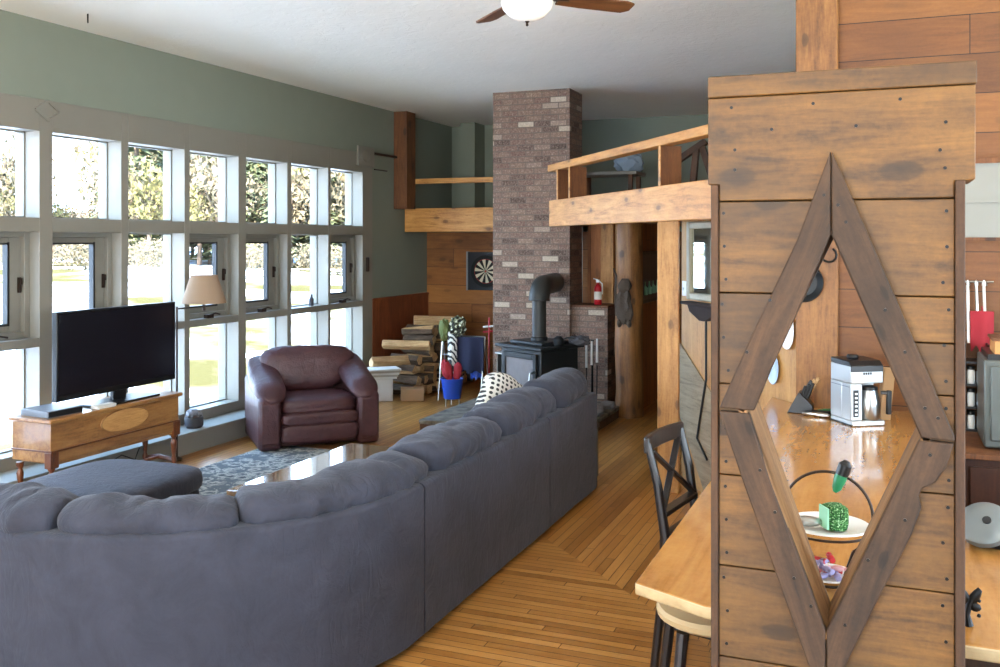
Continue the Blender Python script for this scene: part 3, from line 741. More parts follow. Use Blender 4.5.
# dark end table
et = thing('end_table', 'small dark end table beyond the far end of the sofa', 'table', (-2.5, 7.42, 0))
obj('tabletop', B(box, (-.27, -.22, .40), (.29, .24, .43)), 'black_wood', et, bevel=.005)
for a in ((-.23, -.18), (.26, -.18), (-.23, .2), (.26, .2)): obj('leg', B(bar, (a[0], a[1], 0), (a[0], a[1], .4), .045, .045), 'black_wood', et)
# rug
rg = obj('rug', B(box, (-5.42, 3.6, 0), (-2.9, 7.6, .012)), 'rug_weave', bevel=.004); tag(rg, 'blue grey patterned area rug beneath the coffee table', 'rug')
# coffee table
ct = thing('coffee_table', 'glossy brown coffee table between the sofa and the armchair', 'coffee table', (-3.34, 5.42, .012))
obj('tabletop', B(box, (-.34, -.72, .40), (.34, .71, .438)), 'table_wood', ct, bevel=.006)
obj('apron', B(box, (-.29, -.66, .32), (.29, .65, .40)), 'table_wood', ct)
for a in ((-.28, -.65), (.28, -.65), (-.28, .64), (.28, .64)): obj('leg', B(bar, (a[0], a[1], 0), (a[0], a[1], .40), .06, .06), 'table_wood', ct)
obj('lower_shelf', B(box, (-.27, -.62, .12), (.27, .62, .14)), 'table_wood', ct)
# ================================================================== ARMCHAIR
AA = math.radians(45)
mid = Vector(((-5.37-4.56)/2, (7.30+8.10)/2)); back = Vector((-math.sin(AA), math.cos(AA)))
cc = mid+back*.37
ac = thing('armchair', 'dark burgundy leather armchair standing before the windows', 'armchair', (cc.x, cc.y, .013), AA)
W2 = .57; D2 = .47
def armb(s):
    bm = bmesh.new()
    prism(bm, [(-D2, 0), (D2*.95, 0), (D2*.95, .62), (.1, .54), (-D2+.02, .50), (-D2, .46)], lambda u, v, d: (s*d, u, v), W2-.21, W2)
    return bm
obj('base', B(box, (-.36, -.40, .02), (.36, .45, .28)), 'leather', ac, bevel=.02)
for s in (-1, 1):
    obj('arm', armb(s), 'leather', ac, bevel=.045)
    bm = bmesh.new(); n = 14; rings = []
    sweep_pad = [(-D2+.03, .47, .10), (-D2+.12, .525, .135), (-.2, .55, .14), (0, .60, .14), (.2, .68, .13), (.36, .74, .10)]
    rg_ = []
    for j, (yy, zz, rr_) in enumerate(sweep_pad):
        rg_.append([bm.verts.new((s*(W2-.13)+rr_*1.12*math.cos(a), yy+.02*math.sin(a), zz+rr_*.66*math.sin(a)+.012*noise.noise(Vector((yy*9, a*2, s))))) for a in [2*PI*m/18 for m in range(18)]])
    for a_, b_ in zip(rg_, rg_[1:]):
        for m in range(18): bm.faces.new((a_[m], a_[(m+1)%18], b_[(m+1)%18], b_[m]))
    for rr_, yo in ((rg_[0], -.05), (rg_[-1], .04)):
        c_ = Vector((sum(v.co.x for v in rr_)/18, sum(v.co.y for v in rr_)/18+yo, sum(v.co.z for v in rr_)/18)); cv_ = bm.verts.new(c_)
        for m in range(18): bm.faces.new((rr_[m], rr_[(m+1)%18], cv_))
    o = obj('arm_pad', bm, 'leather', ac, ang=180); md = o.modifiers.new('s', 'SUBSURF'); md.levels = md.render_levels = 2
    obj('front_panel', B(box, (s*(W2-.105)-.085, -D2-.012, .06), (s*(W2-.105)+.085, -D2+.02, .44)), 'leather', ac, bevel=.02)
obj('seat_cushion', B(blob, (0, -.12, .38), (.76, .68, .17), 4, 4.5, .05, 4), 'leather', ac, ang=80)
obj('front_roll', B(blob, (0, -D2+.045, .275), (.72, .15, .12), 4, 4.5, .03, 4), 'leather', ac, ang=80)
obj('footrest', B(blob, (0, -D2+.04, .14), (.72, .13, .17), 4, 6, .02, 4), 'leather', ac, ang=80)
bm = bmesh.new()
blob(bm, (0, .20, .655), (.80, .28, .46), 4, 3.2, .09, 4.5, rot=RX(math.radians(-16)), seed=3)
for v in bm.verts: v.co.x *= .82+.50*max(0, (v.co.z-.42))/.48
obj('back_cushion', bm, 'leather', ac, ang=80)
bm = bmesh.new(); blob(bm, (0, .34, .57), (.90, .22, .50), 4, 4.5, .05, 3.5, rot=RX(math.radians(-10)), seed=8)
obj('headrest', bm, 'leather', ac, ang=80)
obj('back_shell', B(box, (-.46, .36, .05), (.46, .50, .70)), 'leather', ac, bevel=.05)
# ================================================================== TV CHEST
tv = thing('cedar_chest', 'antique golden wood chest on turned legs under the television', 'chest', (-5.53, 5.785, 0))
# local: x from -.39 (wall) to 0 (front), y +-.675
obj('body', B(box, (-.385, -.665, .35), (-.01, .665, .635)), 'cedar', tv, bevel=.004)
obj('top', B(box, (-.40, -.69, .635), (.015, .69, .665)), 'cedar', tv, bevel=.008)
obj('moulding', B(box, (-.39, -.672, .425), (.004, .672, .437)), 'cedar_dark', tv, bevel=.003)
obj('corner_block', B(box, (-.06, .60, .31), (.0, .675, .425)), 'cedar_dark', tv, bevel=.003)
obj('corner_block', B(box, (-.06, -.675, .31), (.0, -.60, .425)), 'cedar_dark', tv, bevel=.003)
obj('apron', B(box, (-.37, -.60, .325), (-.02, .60, .36)), 'cedar', tv, bevel=.004)
bm = bmesh.new(); prism(bm, [(.25*math.cos(a*PI/16), .085*math.sin(a*PI/16)+.545) for a in range(32)], YZ, -.01, .004); o = obj('oval_inlay', bm, 'cedar_light', tv); o.location = (0, .05, 0)
bm = bmesh.new(); tube(bm, [(.0, .25*math.cos(a*PI/20), .085*math.sin(a*PI/20)+.545) for a in range(41)], .006, 6); o = obj('oval_moulding', bm, 'cedar', tv); o.location = (0, .05, 0)
leg = [(.014, 0), (.02, .02), (.011, .035), (.015, .06), (.023, .11), (.013, .14), (.018, .16), (.024, .22), (.026, .25), (.015, .28), (.026, .30), (.028, .33)]
for x in (-.34, -.035):
    for y in (-.635, .635): obj('leg', B(lathe, leg, 16, (x, y, 0)), 'cedar_dark', tv)
for y in (-.635, .635):
    bm = bmesh.new(); tube(bm, [(-.34, y, .1), (-.19, y, .115), (-.035, y, .1)], [.014, .022, .014], 10); obj('stretcher', bm, 'cedar_dark', tv)
tube_b = bmesh.new(); tube(tube_b, [(-.19, -.635, .115), (-.19, 0, .115), (-.19, .635, .115)], [.014, .018, .014], 10); obj('stretcher', tube_b, 'cedar_dark', tv)
# television
t_ = thing('television', 'large flat black television on the golden wood chest', 'television', (-5.68, 5.93, .665), math.radians(1.5))
yl, yr = onX(55, -5.66)-5.93, onX(177, -5.66)-5.93
yl, yr = -.66, .64
obj('bezel', B(box, (-.03, yl, .09), (.02, yr, .755)), 'tv_bezel', t_, bevel=.006)
obj('screen', B(box, (.02, yl+.02, .135), (.023, yr-.02, .735)), 'tv_black', t_)
obj('neck', B(box, (-.03, -.07, .01), (-.0, .07, .12)), 'tv_bezel', t_); obj('stand_base', B(box, (-.13, -.33, 0), (.12, .33, .016)), 'tv_bezel', t_, bevel=.006)
sb = thing('cable_box', 'flat grey set-top box at the left end of the chest', 'box', (-5.72, 5.25, .665), math.radians(-4))
obj('case', B(box, (-.15, -.10, 0), (.14, .20, .05)), 'device_grey', sb, bevel=.004); obj('front', B(box, (.14, -.095, .006), (.143, .195, .044)), 'tv_bezel', sb)
tag(obj('game_box', B(box, (-5.61, 5.56, .665), (-5.53, 5.74, .69)), 'paper', bevel=.003), 'small white box on the chest in front of the television base', 'box')
tag(obj('power_cord', B(tube, [(-5.875, 5.9, .05), (-5.86, 6.0, .14), (-5.87, 6.15, .17), (-5.87, 6.3, .10), (-5.87, 6.35, .19)], .005, 6), 'black_rubber'), 'thin dark cable on the sill box below the chest', 'cable')
# floor lamp behind the television, arm reaching right
fl_ = thing('floor_lamp', 'bridge arm floor lamp with a tan shade behind the television', 'lamp', (-5.82, onX(173, -5.82)+.05, .0))
obj('base', B(lathe, [(.045, 0), (.045, .02), (.012, .035)], 20), 'bronze', fl_); obj('pole', B(tube, [(0, 0, .03), (0, 0, 1.36)], .009, 10), 'bronze', fl_)
LY = onX(204, -5.82)-onX(173, -5.82)-.05
obj('arm', B(tube, [(0, 0, 1.34), (0, LY*.6, 1.34), (0, LY, 1.34), (0, LY, 1.38)], .007, 8), 'bronze', fl_)
tt = onX(204, -5.82)/ray(204)[1]
z1, z0 = z(275, tt), z(303, tt)
obj('shade', B(lathe, [(.20, z0), (.118, z1)], 28, (0, LY, 0)), 'lamp_fabric', fl_)
obj('socket', B(tube, [(0, LY, 1.30), (0, LY, z0+.05)], .014, 10), 'bronze', fl_)
# basket pot on sill
bk = thing('woven_pot', 'dark woven pot with a pale top on the window sill', 'pot', (-6.0, onX(194, -6.0), .2))
obj('pot', B(lathe, [(.07, 0), (.085, .02), (.085, .09), (.08, .10), (0, .10)], 20), 'dark_stone', bk); obj('filling', B(blob, (0, 0, .12), (.15, .15, .10), 3, 2, .3, 3), 'pale_stone', bk)
tag(obj('bottle', B(lathe, [(.03, 0), (.03, .08), (.015, .10), (.015, .13)], 12), 'dark_stone', loc=(XW-.06, 9.55, 1.18)), 'small dark bottle on the ledge of the upper fixed window', 'bottle')
# ================================================================== FIREWOOD AND CORNER THINGS
def logmesh(L, r, seed):
    rnd = random.Random(seed); n = rnd.choice((4, 5, 6, 5, 7)); bm = bmesh.new(); ang = [2*PI*k/n+rnd.uniform(-.25, .25) for k in range(n)]
    if n == 3: pts = [(0, 0)]+[(r*1.5*math.cos(a), r*1.5*math.sin(a)) for a in [rnd.uniform(0, .2)+k*.33 for k in range(6)]]
    else: pts = [(r*math.cos(a)*rnd.uniform(.8, 1.1), r*math.sin(a)*rnd.uniform(.8, 1.1)) for a in ang]
    if n == 3: cx = sum(p[0] for p in pts)/7; cy = sum(p[1] for p in pts)/7; pts = [(p[0]-cx, p[1]-cy) for p in pts]
    prism(bm, pts, lambda u, v, d: (d, u, v), -L/2, L/2)
    for f in bm.faces:
        nx = abs(f.normal.x); f.normal_update()
        f.material_index = 1 if abs(f.normal.x) > .9 or (len(pts) == 7 and (f.calc_center_median().x == 0) and rnd.random() < .3) else 0
    bm.faces.ensure_lookup_table()
    bm.faces[2].material_index = 1
    for v in bm.verts:
        v.co.y += .012*math.sin(v.co.x*9+v.co.z*40); v.co.z += .012*math.cos(v.co.x*7+v.co.y*50)
    if n == 3:
        for f in list(bm.faces)[2:]:
            ids = [round((Vector((v.co.y+cx, v.co.z+cy))).length, 3) for v in f.verts]
            if min(ids) < .002: f.material_index = 1
    return bm
logs = [obj('firewood_log', logmesh(.42, random.uniform(.065, .085), s), ['bark', 'cut_wood'], smooth=False, bevel=.006) for s in range(10)]
spots = []
rows = [(10.62, .07, 12), (10.66, .19, 11), (10.68, .31, 11), (10.80, .43, 10), (10.92, .55, 9), (10.98, .66, 8), (11.05, .76, 7)]
for y0, zz, cnt in rows:
    for k in range(cnt): spots.append((y0+k*.13, zz))
used = set()
for i, (y, zz) in enumerate(spots):
    k = i % 10
    o = logs[k] if k not in used else logs[k].copy()
    if k in used: C.objects.link(o)
    used.add(k)
    xx = -5.72+.05*math.sin(y*3)+random.uniform(-.05, .05)+.28*(y-10.7)*.6+(.76-zz)*.12
    o.location = (xx, y, zz+.01); o.rotation_euler = (random.uniform(0, 2*PI), random.uniform(-.06, .06), random.uniform(-.22, .22))
    tag(o, 'split firewood log with rough bark in the corner wood pile', 'firewood', 'firewood logs stacked in the corner')
for (x, y, zz, rz, i, lab) in ((-5.5, 11.35, .87, .5, 0, 'long pale split log lying flat on top of the wood pile'), (-5.75, 10.62, .42, .9, 1, 'pale split log lying across the low front of the wood pile'), (-5.62, 10.72, .62, .3, 2, 'split log resting on the step of the wood pile')):
    o = obj('firewood_log', logmesh(.6, .08, 40+i), ['cut_wood', 'cut_wood'], smooth=False, bevel=.006, loc=(x, y, zz), rot=(.3, 0, rz)); tag(o, lab, 'firewood')
# boxes in front of the wood pile
o = obj('storage_box', B(box, (-.17, -.13, 0), (.17, .13, .27)), 'paper', loc=(-5.75, 10.24, 0), rot=(0, 0, .55), bevel=.006); tag(o, 'white storage box on the floor before the wood pile', 'box')
for k in range(5):
    o = obj('newspaper', B(box, (-.22, -.14, 0), (.22, .14, .022)), 'grey_paper' if k % 2 else 'paper', loc=(-5.75+.01*k, 10.25-.005*k, .272+.024*k), rot=(0, 0, .5+.06*k), bevel=.003); tag(o, 'folded newspaper in the stack on the white storage box', 'newspaper', 'newspapers on the white box')
o = obj('storage_box', B(box, (-.14, -.12, 0), (.14, .12, .14)), 'cardboard', loc=(-5.38, 10.42, 0), rot=(0, 0, .5), bevel=.006); tag(o, 'small brown cardboard box right of the white storage box', 'box')
# drying rack with outdoor clothes
rk = thing('drying_rack', 'thin metal drying rack hung with winter clothes beside the stove', 'rack', (-4.80, 10.62, 0))
for x in (-.26, .30):
    obj('leg', B(tube, [(x, -.14, 0), (x, .0, .78)], .008, 8), 'steel', rk); obj('leg', B(tube, [(x, .14, 0), (x, 0, .78)], .008, 8), 'steel', rk)
for zz, y in ((.78, 0), (.55, -.04)): obj('rail', B(tube, [(-.26, y, zz), (.30, y, zz)], .008, 8), 'steel', rk)
def cloth(w, h, t_=.03, amp=.02, seed=0, waves=9):
    bm = bmesh.new(); n, m = 14, 10; fr = []
    for side in (0, 1):
        g = []
        for j in range(m+1):
            row = []
            for i in range(n+1):
                x = (i/n-.5)*w*(1-.05*(j/m)); zz = -h*j/m-.02*math.sin(i*1.1+seed)*(j/m)
                y = amp*math.sin(i/n*waves+seed)*(.3+j/m)+(side-.5)*t_*2*(.4+.6*math.sin(PI*min(max((i/n), .05), .95)))
                row.append(bm.verts.new((x, y, zz)))
            g.append(row)
        fr.append(g)
        for j in range(m):
            for i in range(n): bm.faces.new((g[j][i], g[j][i+1], g[j+1][i+1], g[j+1][i]))
    a, b = fr; m_, n_ = m, n
    for i in range(n_):
        bm.faces.new((a[0][i], b[0][i], b[0][i+1], a[0][i+1])); bm.faces.new((a[m_][i], a[m_][i+1], b[m_][i+1], b[m_][i]))
    for j in range(m_):
        bm.faces.new((a[j][0], a[j+1][0], b[j+1][0], b[j][0])); bm.faces.new((a[j][n_], b[j][n_], b[j+1][n_], a[j+1][n_]))
    return bm
o = obj('hanging_towel', cloth(.36, .42, .03, .02), 'navy_cloth', loc=(-4.66, 10.54, .78)); tag(o, 'dark navy cloth hanging on the drying rack', 'cloth')
o = obj('hanging_towel', cloth(.16, .14, .02, .01), 'blue_plastic', loc=(-4.60, 10.60, .42)); tag(o, 'bright blue cloth hanging below the navy cloth on the rack', 'cloth')
o = obj('scarf', cloth(.12, .56, .02, .015, 2, 5), 'zebra', loc=(-4.88, 10.50, .84)); tag(o, 'black and white patterned scarf hanging above the blue bucket', 'scarf')
o = obj('camouflage_hat', B(blob, (0, 0, 0), (.20, .18, .24), 3, 2.4, .4, 4, seed=6), 'camo', loc=(-4.82, 10.54, .90)); tag(o, 'camouflage hat on top of the drying rack', 'hat')
o = obj('olive_glove', B(blob, (0, 0, 0), (.14, .12, .26), 3, 2.2, .35, 3, seed=9), 'olive_cloth', loc=(-4.99, 10.52, .86)); tag(o, 'olive green glove at the left end of the drying rack', 'glove')
bu = thing('bucket', 'bright blue bucket on thin legs below the scarf', 'bucket', (-4.74, 10.20, 0))
obj('pail', B(lathe, [(.10, .09), (.13, .31), (.138, .31), (.138, .325), (.122, .325), (.09, .11), (0, .11)], 24), 'blue_plastic', bu)
for a in (0, 2.1, 4.2): obj('leg', B(tube, [(.09*math.cos(a), .09*math.sin(a), 0), (.09*math.cos(a), .09*math.sin(a), .1)], .007, 8), 'steel', bu)
o = obj('mitten', B(blob, (0, 0, 0), (.12, .10, .24), 3, 2.2, .4, 4, rot=RY(-.4)), 'red_cloth', loc=(-4.80, 10.18, .42)); tag(o, 'red mitten standing in the blue bucket', 'mitten')
o = obj('mitten', B(blob, (0, 0, 0), (.10, .09, .22), 3, 2.2, .3, 3, rot=RY(.1), seed=3), 'red_cloth', loc=(-4.68, 10.22, .40)); tag(o, 'smaller red mitten leaning on the right rim of the blue bucket', 'mitten')
fs = thing('match_holder', 'red and white stick ornament behind the drying rack', 'ornament', (-4.52, 10.80, 0))
obj('stick', B(tube, [(0, 0, 0), (0, 0, 1.0)], .012, 8), 'red_paint', fs)
for k, zz in enumerate((.82, .88)): obj('cross_stick', B(tube, [(-.08, 0, zz), (.08, 0, zz+.02)], .012, 8), 'white_gloss' if k else 'red_paint', fs)
# ================================================================== ROOM DIVIDER
YP = 2.50; TH = .20
def PX(px, Y=YP): return onY(px, Y)
def PP(px, py, Y=YP):
    d = ray(px); t_ = Y/d[1]; return (d[0]*t_, CH-(py-HOR)*t_/F)
dv = thing('room_divider', 'tall board divider with a diamond shaped opening beside the counter', 'divider', (0, 0, 0))
YT = YP-.024    # face of the diamond trim
hole = [PP(831.5, 234, YP), PP(921, 437, YP), PP(826, 631, YP), PP(747, 408, YP)]    # top right bottom left
(tx, tz), (rx, rz_), (bx, bz), (lx, lz) = hole
def hl(zz): return lx+(tx-lx)*(zz-lz)/(tz-lz) if zz > lz else bx+(lx-bx)*(zz-bz)/(lz-bz)
def hr(zz): return rx+(tx-rx)*(zz-rz_)/(tz-rz_) if zz > rz_ else bx+(rx-bx)*(zz-bz)/(rz_-bz)
XL, XRt = PX(711.5), PX(965)
XL2, XR2 = PX(719), PX(954.5)
zs_ = [2.049-.2345*k for k in range(0, 9)]; zs_ = [2.26]+zs_+[0.0]
def planks(y0, y1, x0, x1, split=True):
    for i in range(1, len(zs_)-1):
        za, zb = zs_[i]-.0015, zs_[i+1]+.0015
        if zb >= tz or za <= bz:
            bm = bmesh.new(); box(bm, (x0, y0, zb), (x1, y1, za)); obj('plank', bm, 'divider_plank', dv, bevel=.002)
            continue
        for side in (0, 1):
            f, vtx, xe = (hl, (lx, lz), x0) if side == 0 else (hr, (rx, rz_), x1)
            cutz = [zb, za]
            if side == 1 and i == 2 and split: cutz = [zb, zb+.121, za]
            for q0, q1 in zip(cutz, cutz[1:]):
                if len(cutz) == 3 and q0 > zb: q0 += .003
                pts = [(xe, q0)]
                b0, t0 = max(q0, bz), min(q1, tz)
                if q0 < bz: pts += [(bx, q0), (bx, bz)]
                else: pts.append((f(q0), q0))
                if b0 < vtx[1] < t0: pts.append(vtx)
                if q1 > tz: pts += [(tx, tz), (tx, q1)]
                else: pts.append((f(q1), q1))
                pts.append((xe, q1))
                bm = bmesh.new(); prism(bm, pts, XZ, y0, y1); obj('plank', bm, 'divider_plank', dv, bevel=.002)
planks(YP, YP+.022, XL2, XR2); planks(YP+TH-.02, YP+TH, XL2, XR2, False)
hz_ = PP(708, 185)[1]-.001
for a, b in ((XL, XL2-.001), (XR2+.001, XRt)):
    obj('side_board', B(box, (a, YP-.012, 0), (b, YP+TH, hz_)), 'weathered_z', dv, bevel=.003)
# header
hx0, hx1 = PX(708, YP), PX(977, YP)
zc = lambda py, px: PP(px, py, YP)[1]
hz = zc(185, 708); zn = zs_[1]+.0015
hp = [(XL2, zn), (XR2, zn), (XR2, hz-.004), (hx1-.003, hz), (hx1-.003, 2.316), (hx0, 2.316), (hx0, hz), (XL2, hz)]
obj('header_board', B(prism, hp, XZ, YP-.001, YP+.022), 'divider_plank', dv, bevel=.003)
obj('header_board', B(prism, hp, XZ, YP+TH-.02, YP+TH), 'divider_plank', dv, bevel=.003)
obj('header_cap', B(box, (hx0, YP-.004, 2.318), (hx1, YP+TH+.002, 2.372)), 'divider_plank', dv, bevel=.003)
obj('header_bottom', B(box, (hx0+.001, YP+.023, hz), (XL-.001, YP+TH-.021, 2.316)), 'divider_plank', dv)
obj('header_bottom', B(box, (XRt+.001, YP+.023, hz), (hx1-.005, YP+TH-.021, 2.316)), 'divider_plank', dv)
# diamond trim boards (front)
def trimb(pts, y0, y1, mat, nm='diamond_trim', bev=.004):
    # model along its own long axis so that grain follows the board
    a = Vector(pts[0]); b = Vector(pts[1]); d = (b-a); ang = math.atan2(d.y, d.x)
    ca, sa = math.cos(-ang), math.sin(-ang)
    loc_ = [((p[0]-a.x)*ca-(p[1]-a.y)*sa, (p[0]-a.x)*sa+(p[1]-a.y)*ca) for p in pts]
    o = obj(nm, B(prism, loc_, XZ, y0, y1), mat, dv, bevel=bev); o.location = (a.x, 0, a.y); o.rotation_euler = (0, -ang, 0)
    return o
q = lambda *a: [PP(x, y, YT) for x, y in a]
g = .6
trimb(q((831-g, 151), (797, 240), (767.5, 302), (744.5, 351), (719, 408), (754, 411), (773, 365), (797, 313), (831-g, 235)), YT, YP-.001, 'weathered')
trimb(q((831+g, 151), (872.8, 245), (915, 343), (955, 437), (955, 442), (921, 438), (908, 408), (862, 303), (846, 266), (831+g, 235)), YT, YP-.001, 'weathered')
trimb(q((719, 411), (742, 480), (774.3, 570), (808, 665), (826-g, 718), (826-g, 631), (806, 577), (770, 481), (749, 413.5)), YT, YP-.001, 'weathered')
trimb(q((954, 444), (947, 466), (935.5, 483), (922, 489), (918.7, 497), (921.5, 508), (911.7, 535), (899, 560), (882, 592), (846, 665), (826+g, 712), (826+g, 631), (860, 564), (900, 480), (919, 440.5)), YT, YP-.001, 'weathered')
# lining of the opening
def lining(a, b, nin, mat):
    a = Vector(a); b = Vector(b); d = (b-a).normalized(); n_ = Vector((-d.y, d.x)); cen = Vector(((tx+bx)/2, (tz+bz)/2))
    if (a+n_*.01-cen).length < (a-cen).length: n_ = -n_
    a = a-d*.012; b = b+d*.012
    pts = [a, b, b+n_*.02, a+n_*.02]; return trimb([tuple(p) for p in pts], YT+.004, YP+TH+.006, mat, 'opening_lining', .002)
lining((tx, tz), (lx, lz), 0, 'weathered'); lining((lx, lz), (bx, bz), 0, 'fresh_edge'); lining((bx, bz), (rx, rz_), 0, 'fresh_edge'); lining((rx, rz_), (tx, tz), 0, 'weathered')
# nail heads, one mesh per column of nails is a pattern of the boards
rnd = random.Random(3); nail0 = None
def nail(x, y, zz):
    global nail0
    if nail0 is None:
        nail0 = obj('nail_head', B(tube, [(0, -.0025, 0), (0, .004, 0)], .0042, 8), 'black_metal', dv); o = nail0
    else:
        o = nail0.copy(); C.objects.link(o); o.parent = dv
    o.location = (x, y, zz)
for zz in zs_[1:7]:
    for dz in (-.03, -.115, -.20):
        for xx in (XL2+.012, XR2-.022): nail(xx+rnd.uniform(-.004, .012), YP, zz+dz)
for k in range(6): nail(hx0+.06+.1*k, YP-.001, 2.29-.06*(k % 2))
for px, py in ((735, 150), (940, 150), (735, 170), (945, 168)): x_, z_ = PP(px, py); nail(x_, YP-.001, z_)
for px, py in ((824, 195), (838, 205), (846, 222), (885, 310), (905, 352), (938, 418), (925, 408), (770, 300), (747, 352), (760, 470), (775, 512), (794, 578), (811, 606), (905, 520), (868, 560), (845, 625), (930, 455)):
    x_, z_ = PP(px, py, YT); nail(x_, YT, z_)
# ================================================================== COUNTER
cp = [(-.71, 2.84), (-.48, 2.73), (1.3, 2.71), (1.3, 3.72), (.24, 3.80), (.24, YE-.005), (-.5, YE-.005), (-.71, 6.56)]
co = thing('bar_counter', 'long golden wood bar counter running behind the divider', 'counter')
o = obj('countertop', B(prism, cp, XY, .873, .91), ['counter_wood', 'counter_edge'], co, bevel=.006)
for p in o.data.polygons:
    if abs(p.normal.z) < .5: p.material_index = 1
obj('base_panel', B(box, (-.32, 2.95, 0), (.12, YE-.05, .873)), 'weathered_z', co); obj('base_panel', B(box, (.12, 2.95, 0), (1.25, 3.6, .873)), 'weathered_z', co)
# X-back chair
def xchair(name, label, loc, rz):
    t_ = thing(name, label, 'bar chair', loc, rz)       # local +x: front of the seat, back at x = 0
    for y in (-.20, .20):
        obj('back_post', B(tube, [(-.02, y*1.0, 0), (.02, y, .35), (.035, y, .62), (.0, y*1.02, .85), (-.045, y*1.05, 1.03)], [.019, .021, .023, .020, .016], 10), 'black_wood', t_)
    bm = bmesh.new()
    tr = [(-.045+.0, -.225), (-.065, -.12), (-.072, 0), (-.065, .12), (-.045, .225)]
    prism(bm, [(x-.014, y) for x, y in tr]+[(x+.014, y) for x, y in tr[::-1]], XY, .985, 1.06); obj('top_rail', bm, 'black_wood', t_, bevel=.008)
    obj('lower_rail', B(bar, (.022, -.2, .72), (.022, .2, .72), .022, .05, up=(1, 0, 0)), 'black_wood', t_, bevel=.004)
    obj('cross_slat', B(bar, (.02, -.19, .735), (-.045, .17, .99), .016, .03, up=(1, 0, 0)), 'black_wood', t_, bevel=.003); obj('cross_slat', B(bar, (.022, .19, .735), (-.043, -.17, .99), .016, .03, up=(1, 0, 0)), 'black_wood', t_, bevel=.003)
    obj('seat', B(blob, (.23, 0, .62), (.43, .44, .05), 3, 5), 'black_wood', t_)
    for y in (-.19, .19): obj('front_leg', B(tube, [(.42, y, 0), (.40, y*.95, .6)], [.017, .021], 10), 'black_wood', t_)
    for y in (-.19, .19): obj('stretcher', B(tube, [(.0, y, .22), (.41, y, .2)], .011, 8), 'black_wood', t_)
    obj('footrest', B(tube, [(.41, -.19, .27), (.41, .19, .27)], .012, 8), 'black_wood', t_)
    return t_
xchair('bar_chair', 'black wooden bar chair with an X shaped back at the counter', (-.925, 4.45, 0), math.radians(-9))
# round seat stool tucked under the counter corner
so = thing('bar_stool', 'black bar stool with a round tan seat under the counter corner', 'stool', (-.575, 3.44, 0), math.radians(20))
obj('seat', B(lathe, [(0, .60), (.17, .60), (.195, .615), (.2, .635), (.19, .648), (0, .652)], 32), 'tan_seat', so)
LG = [(-.15, -.15), (.15, -.15), (-.15, .15), (.15, .15)]
for x, y in LG: obj('leg', B(tube, [(x*1.25, y*1.25, 0), (x*.85, y*.85, .6)], [.018, .021], 10), 'black_wood', so)
for (a, b, zz) in ((0, 1, .3), (1, 3, .24), (3, 2, .3), (2, 0, .24)):
    s = 1.25-.4*zz/.6; obj('rung', B(tube, [(LG[a][0]*s, LG[a][1]*s, zz), (LG[b][0]*s, LG[b][1]*s, zz)], .011, 8), 'black_wood', so)
# ================================================================== COUNTER ITEMS
CT = .911
cm = thing('coffee_maker', 'white and steel drip coffee maker on the counter', 'coffee maker', (-.165, 5.82, CT), math.radians(33))
obj('base', B(box, (-.10, -.13, 0), (.10, .10, .03)), 'appliance_white', cm, bevel=.006)
obj('foot_rim', B(box, (-.102, -.12, -.0005), (.102, .102, .008)), 'black_rubber', cm)
bm = bmesh.new(); box(bm, (-.10, -.02, .03), (.10, .10, .235)); box(bm, (-.10, -.115, .03), (-.03, -.02, .235)); obj('body', bm, 'appliance_white', cm, bevel=.004)
obj('brew_head', B(box, (-.10, -.115, .235), (.10, .10, .335)), 'appliance_white', cm, bevel=.006)
bm = bmesh.new(); prism(bm, [(-.118, .30), (.10, .335), (.10, .365), (-.085, .36), (-.118, .335)], lambda u, v, d: (d, u, v), -.099, .099); obj('lid', bm, 'tv_bezel', cm, bevel=.004)
obj('lid_knob', B(lathe, [(.03, .362), (.035, .372), (.03, .385), (0, .388)], 20), 'tv_bezel', cm, loc=(-.02, 0, 0))
obj('seam', B(box, (-.101, -.1, .214), (-.0995, .09, .218)), 'device_grey', cm)
pn = obj('button_panel', B(box, (-.085, -.118, .05), (-.055, -.114, .20)), 'tv_bezel', cm)
for k in range(6): obj('button', B(box, (-.077, -.121, .06+.023*k), (-.063, -.118, .07+.023*k)), 'white_gloss', pn)
for k in range(4): obj('logo', B(box, (-.025+.014*k, -.117, .285), (-.015+.014*k, -.114, .298)), 'tv_bezel', cm)
cf = thing('coffee_carafe', 'steel coffee carafe with a black handle in the coffee maker', 'carafe', (-.165+.035*.84+.08*.545, 5.82+.035*.545-.08*.84, CT+.031), math.radians(33))
obj('jug', B(lathe, [(.052, 0), (.058, .01), (.058, .10), (.046, .15), (.042, .165)], 28), 'steel', cf); obj('lid', B(lathe, [(.045, .165), (.045, .182), (.02, .19), (0, .19)], 24), 'tv_bezel', cf)
obj('handle', B(bar, (.06, -.02, .15), (.09, -.05, .15), .025, .02), 'tv_bezel', cf, bevel=.004); obj('grip', B(bar, (.09, -.05, .165), (.088, -.048, .03), .022, .026), 'tv_bezel', cf, bevel=.005)
o = obj('paper_packet', B(box, (-.03, -.02, 0), (.035, .03, .30)), 'cardboard', loc=(-.02, 5.96, CT), rot=(0, .1, .4), bevel=.004); tag(o, 'tall tan paper packet standing behind the coffee maker', 'packet')
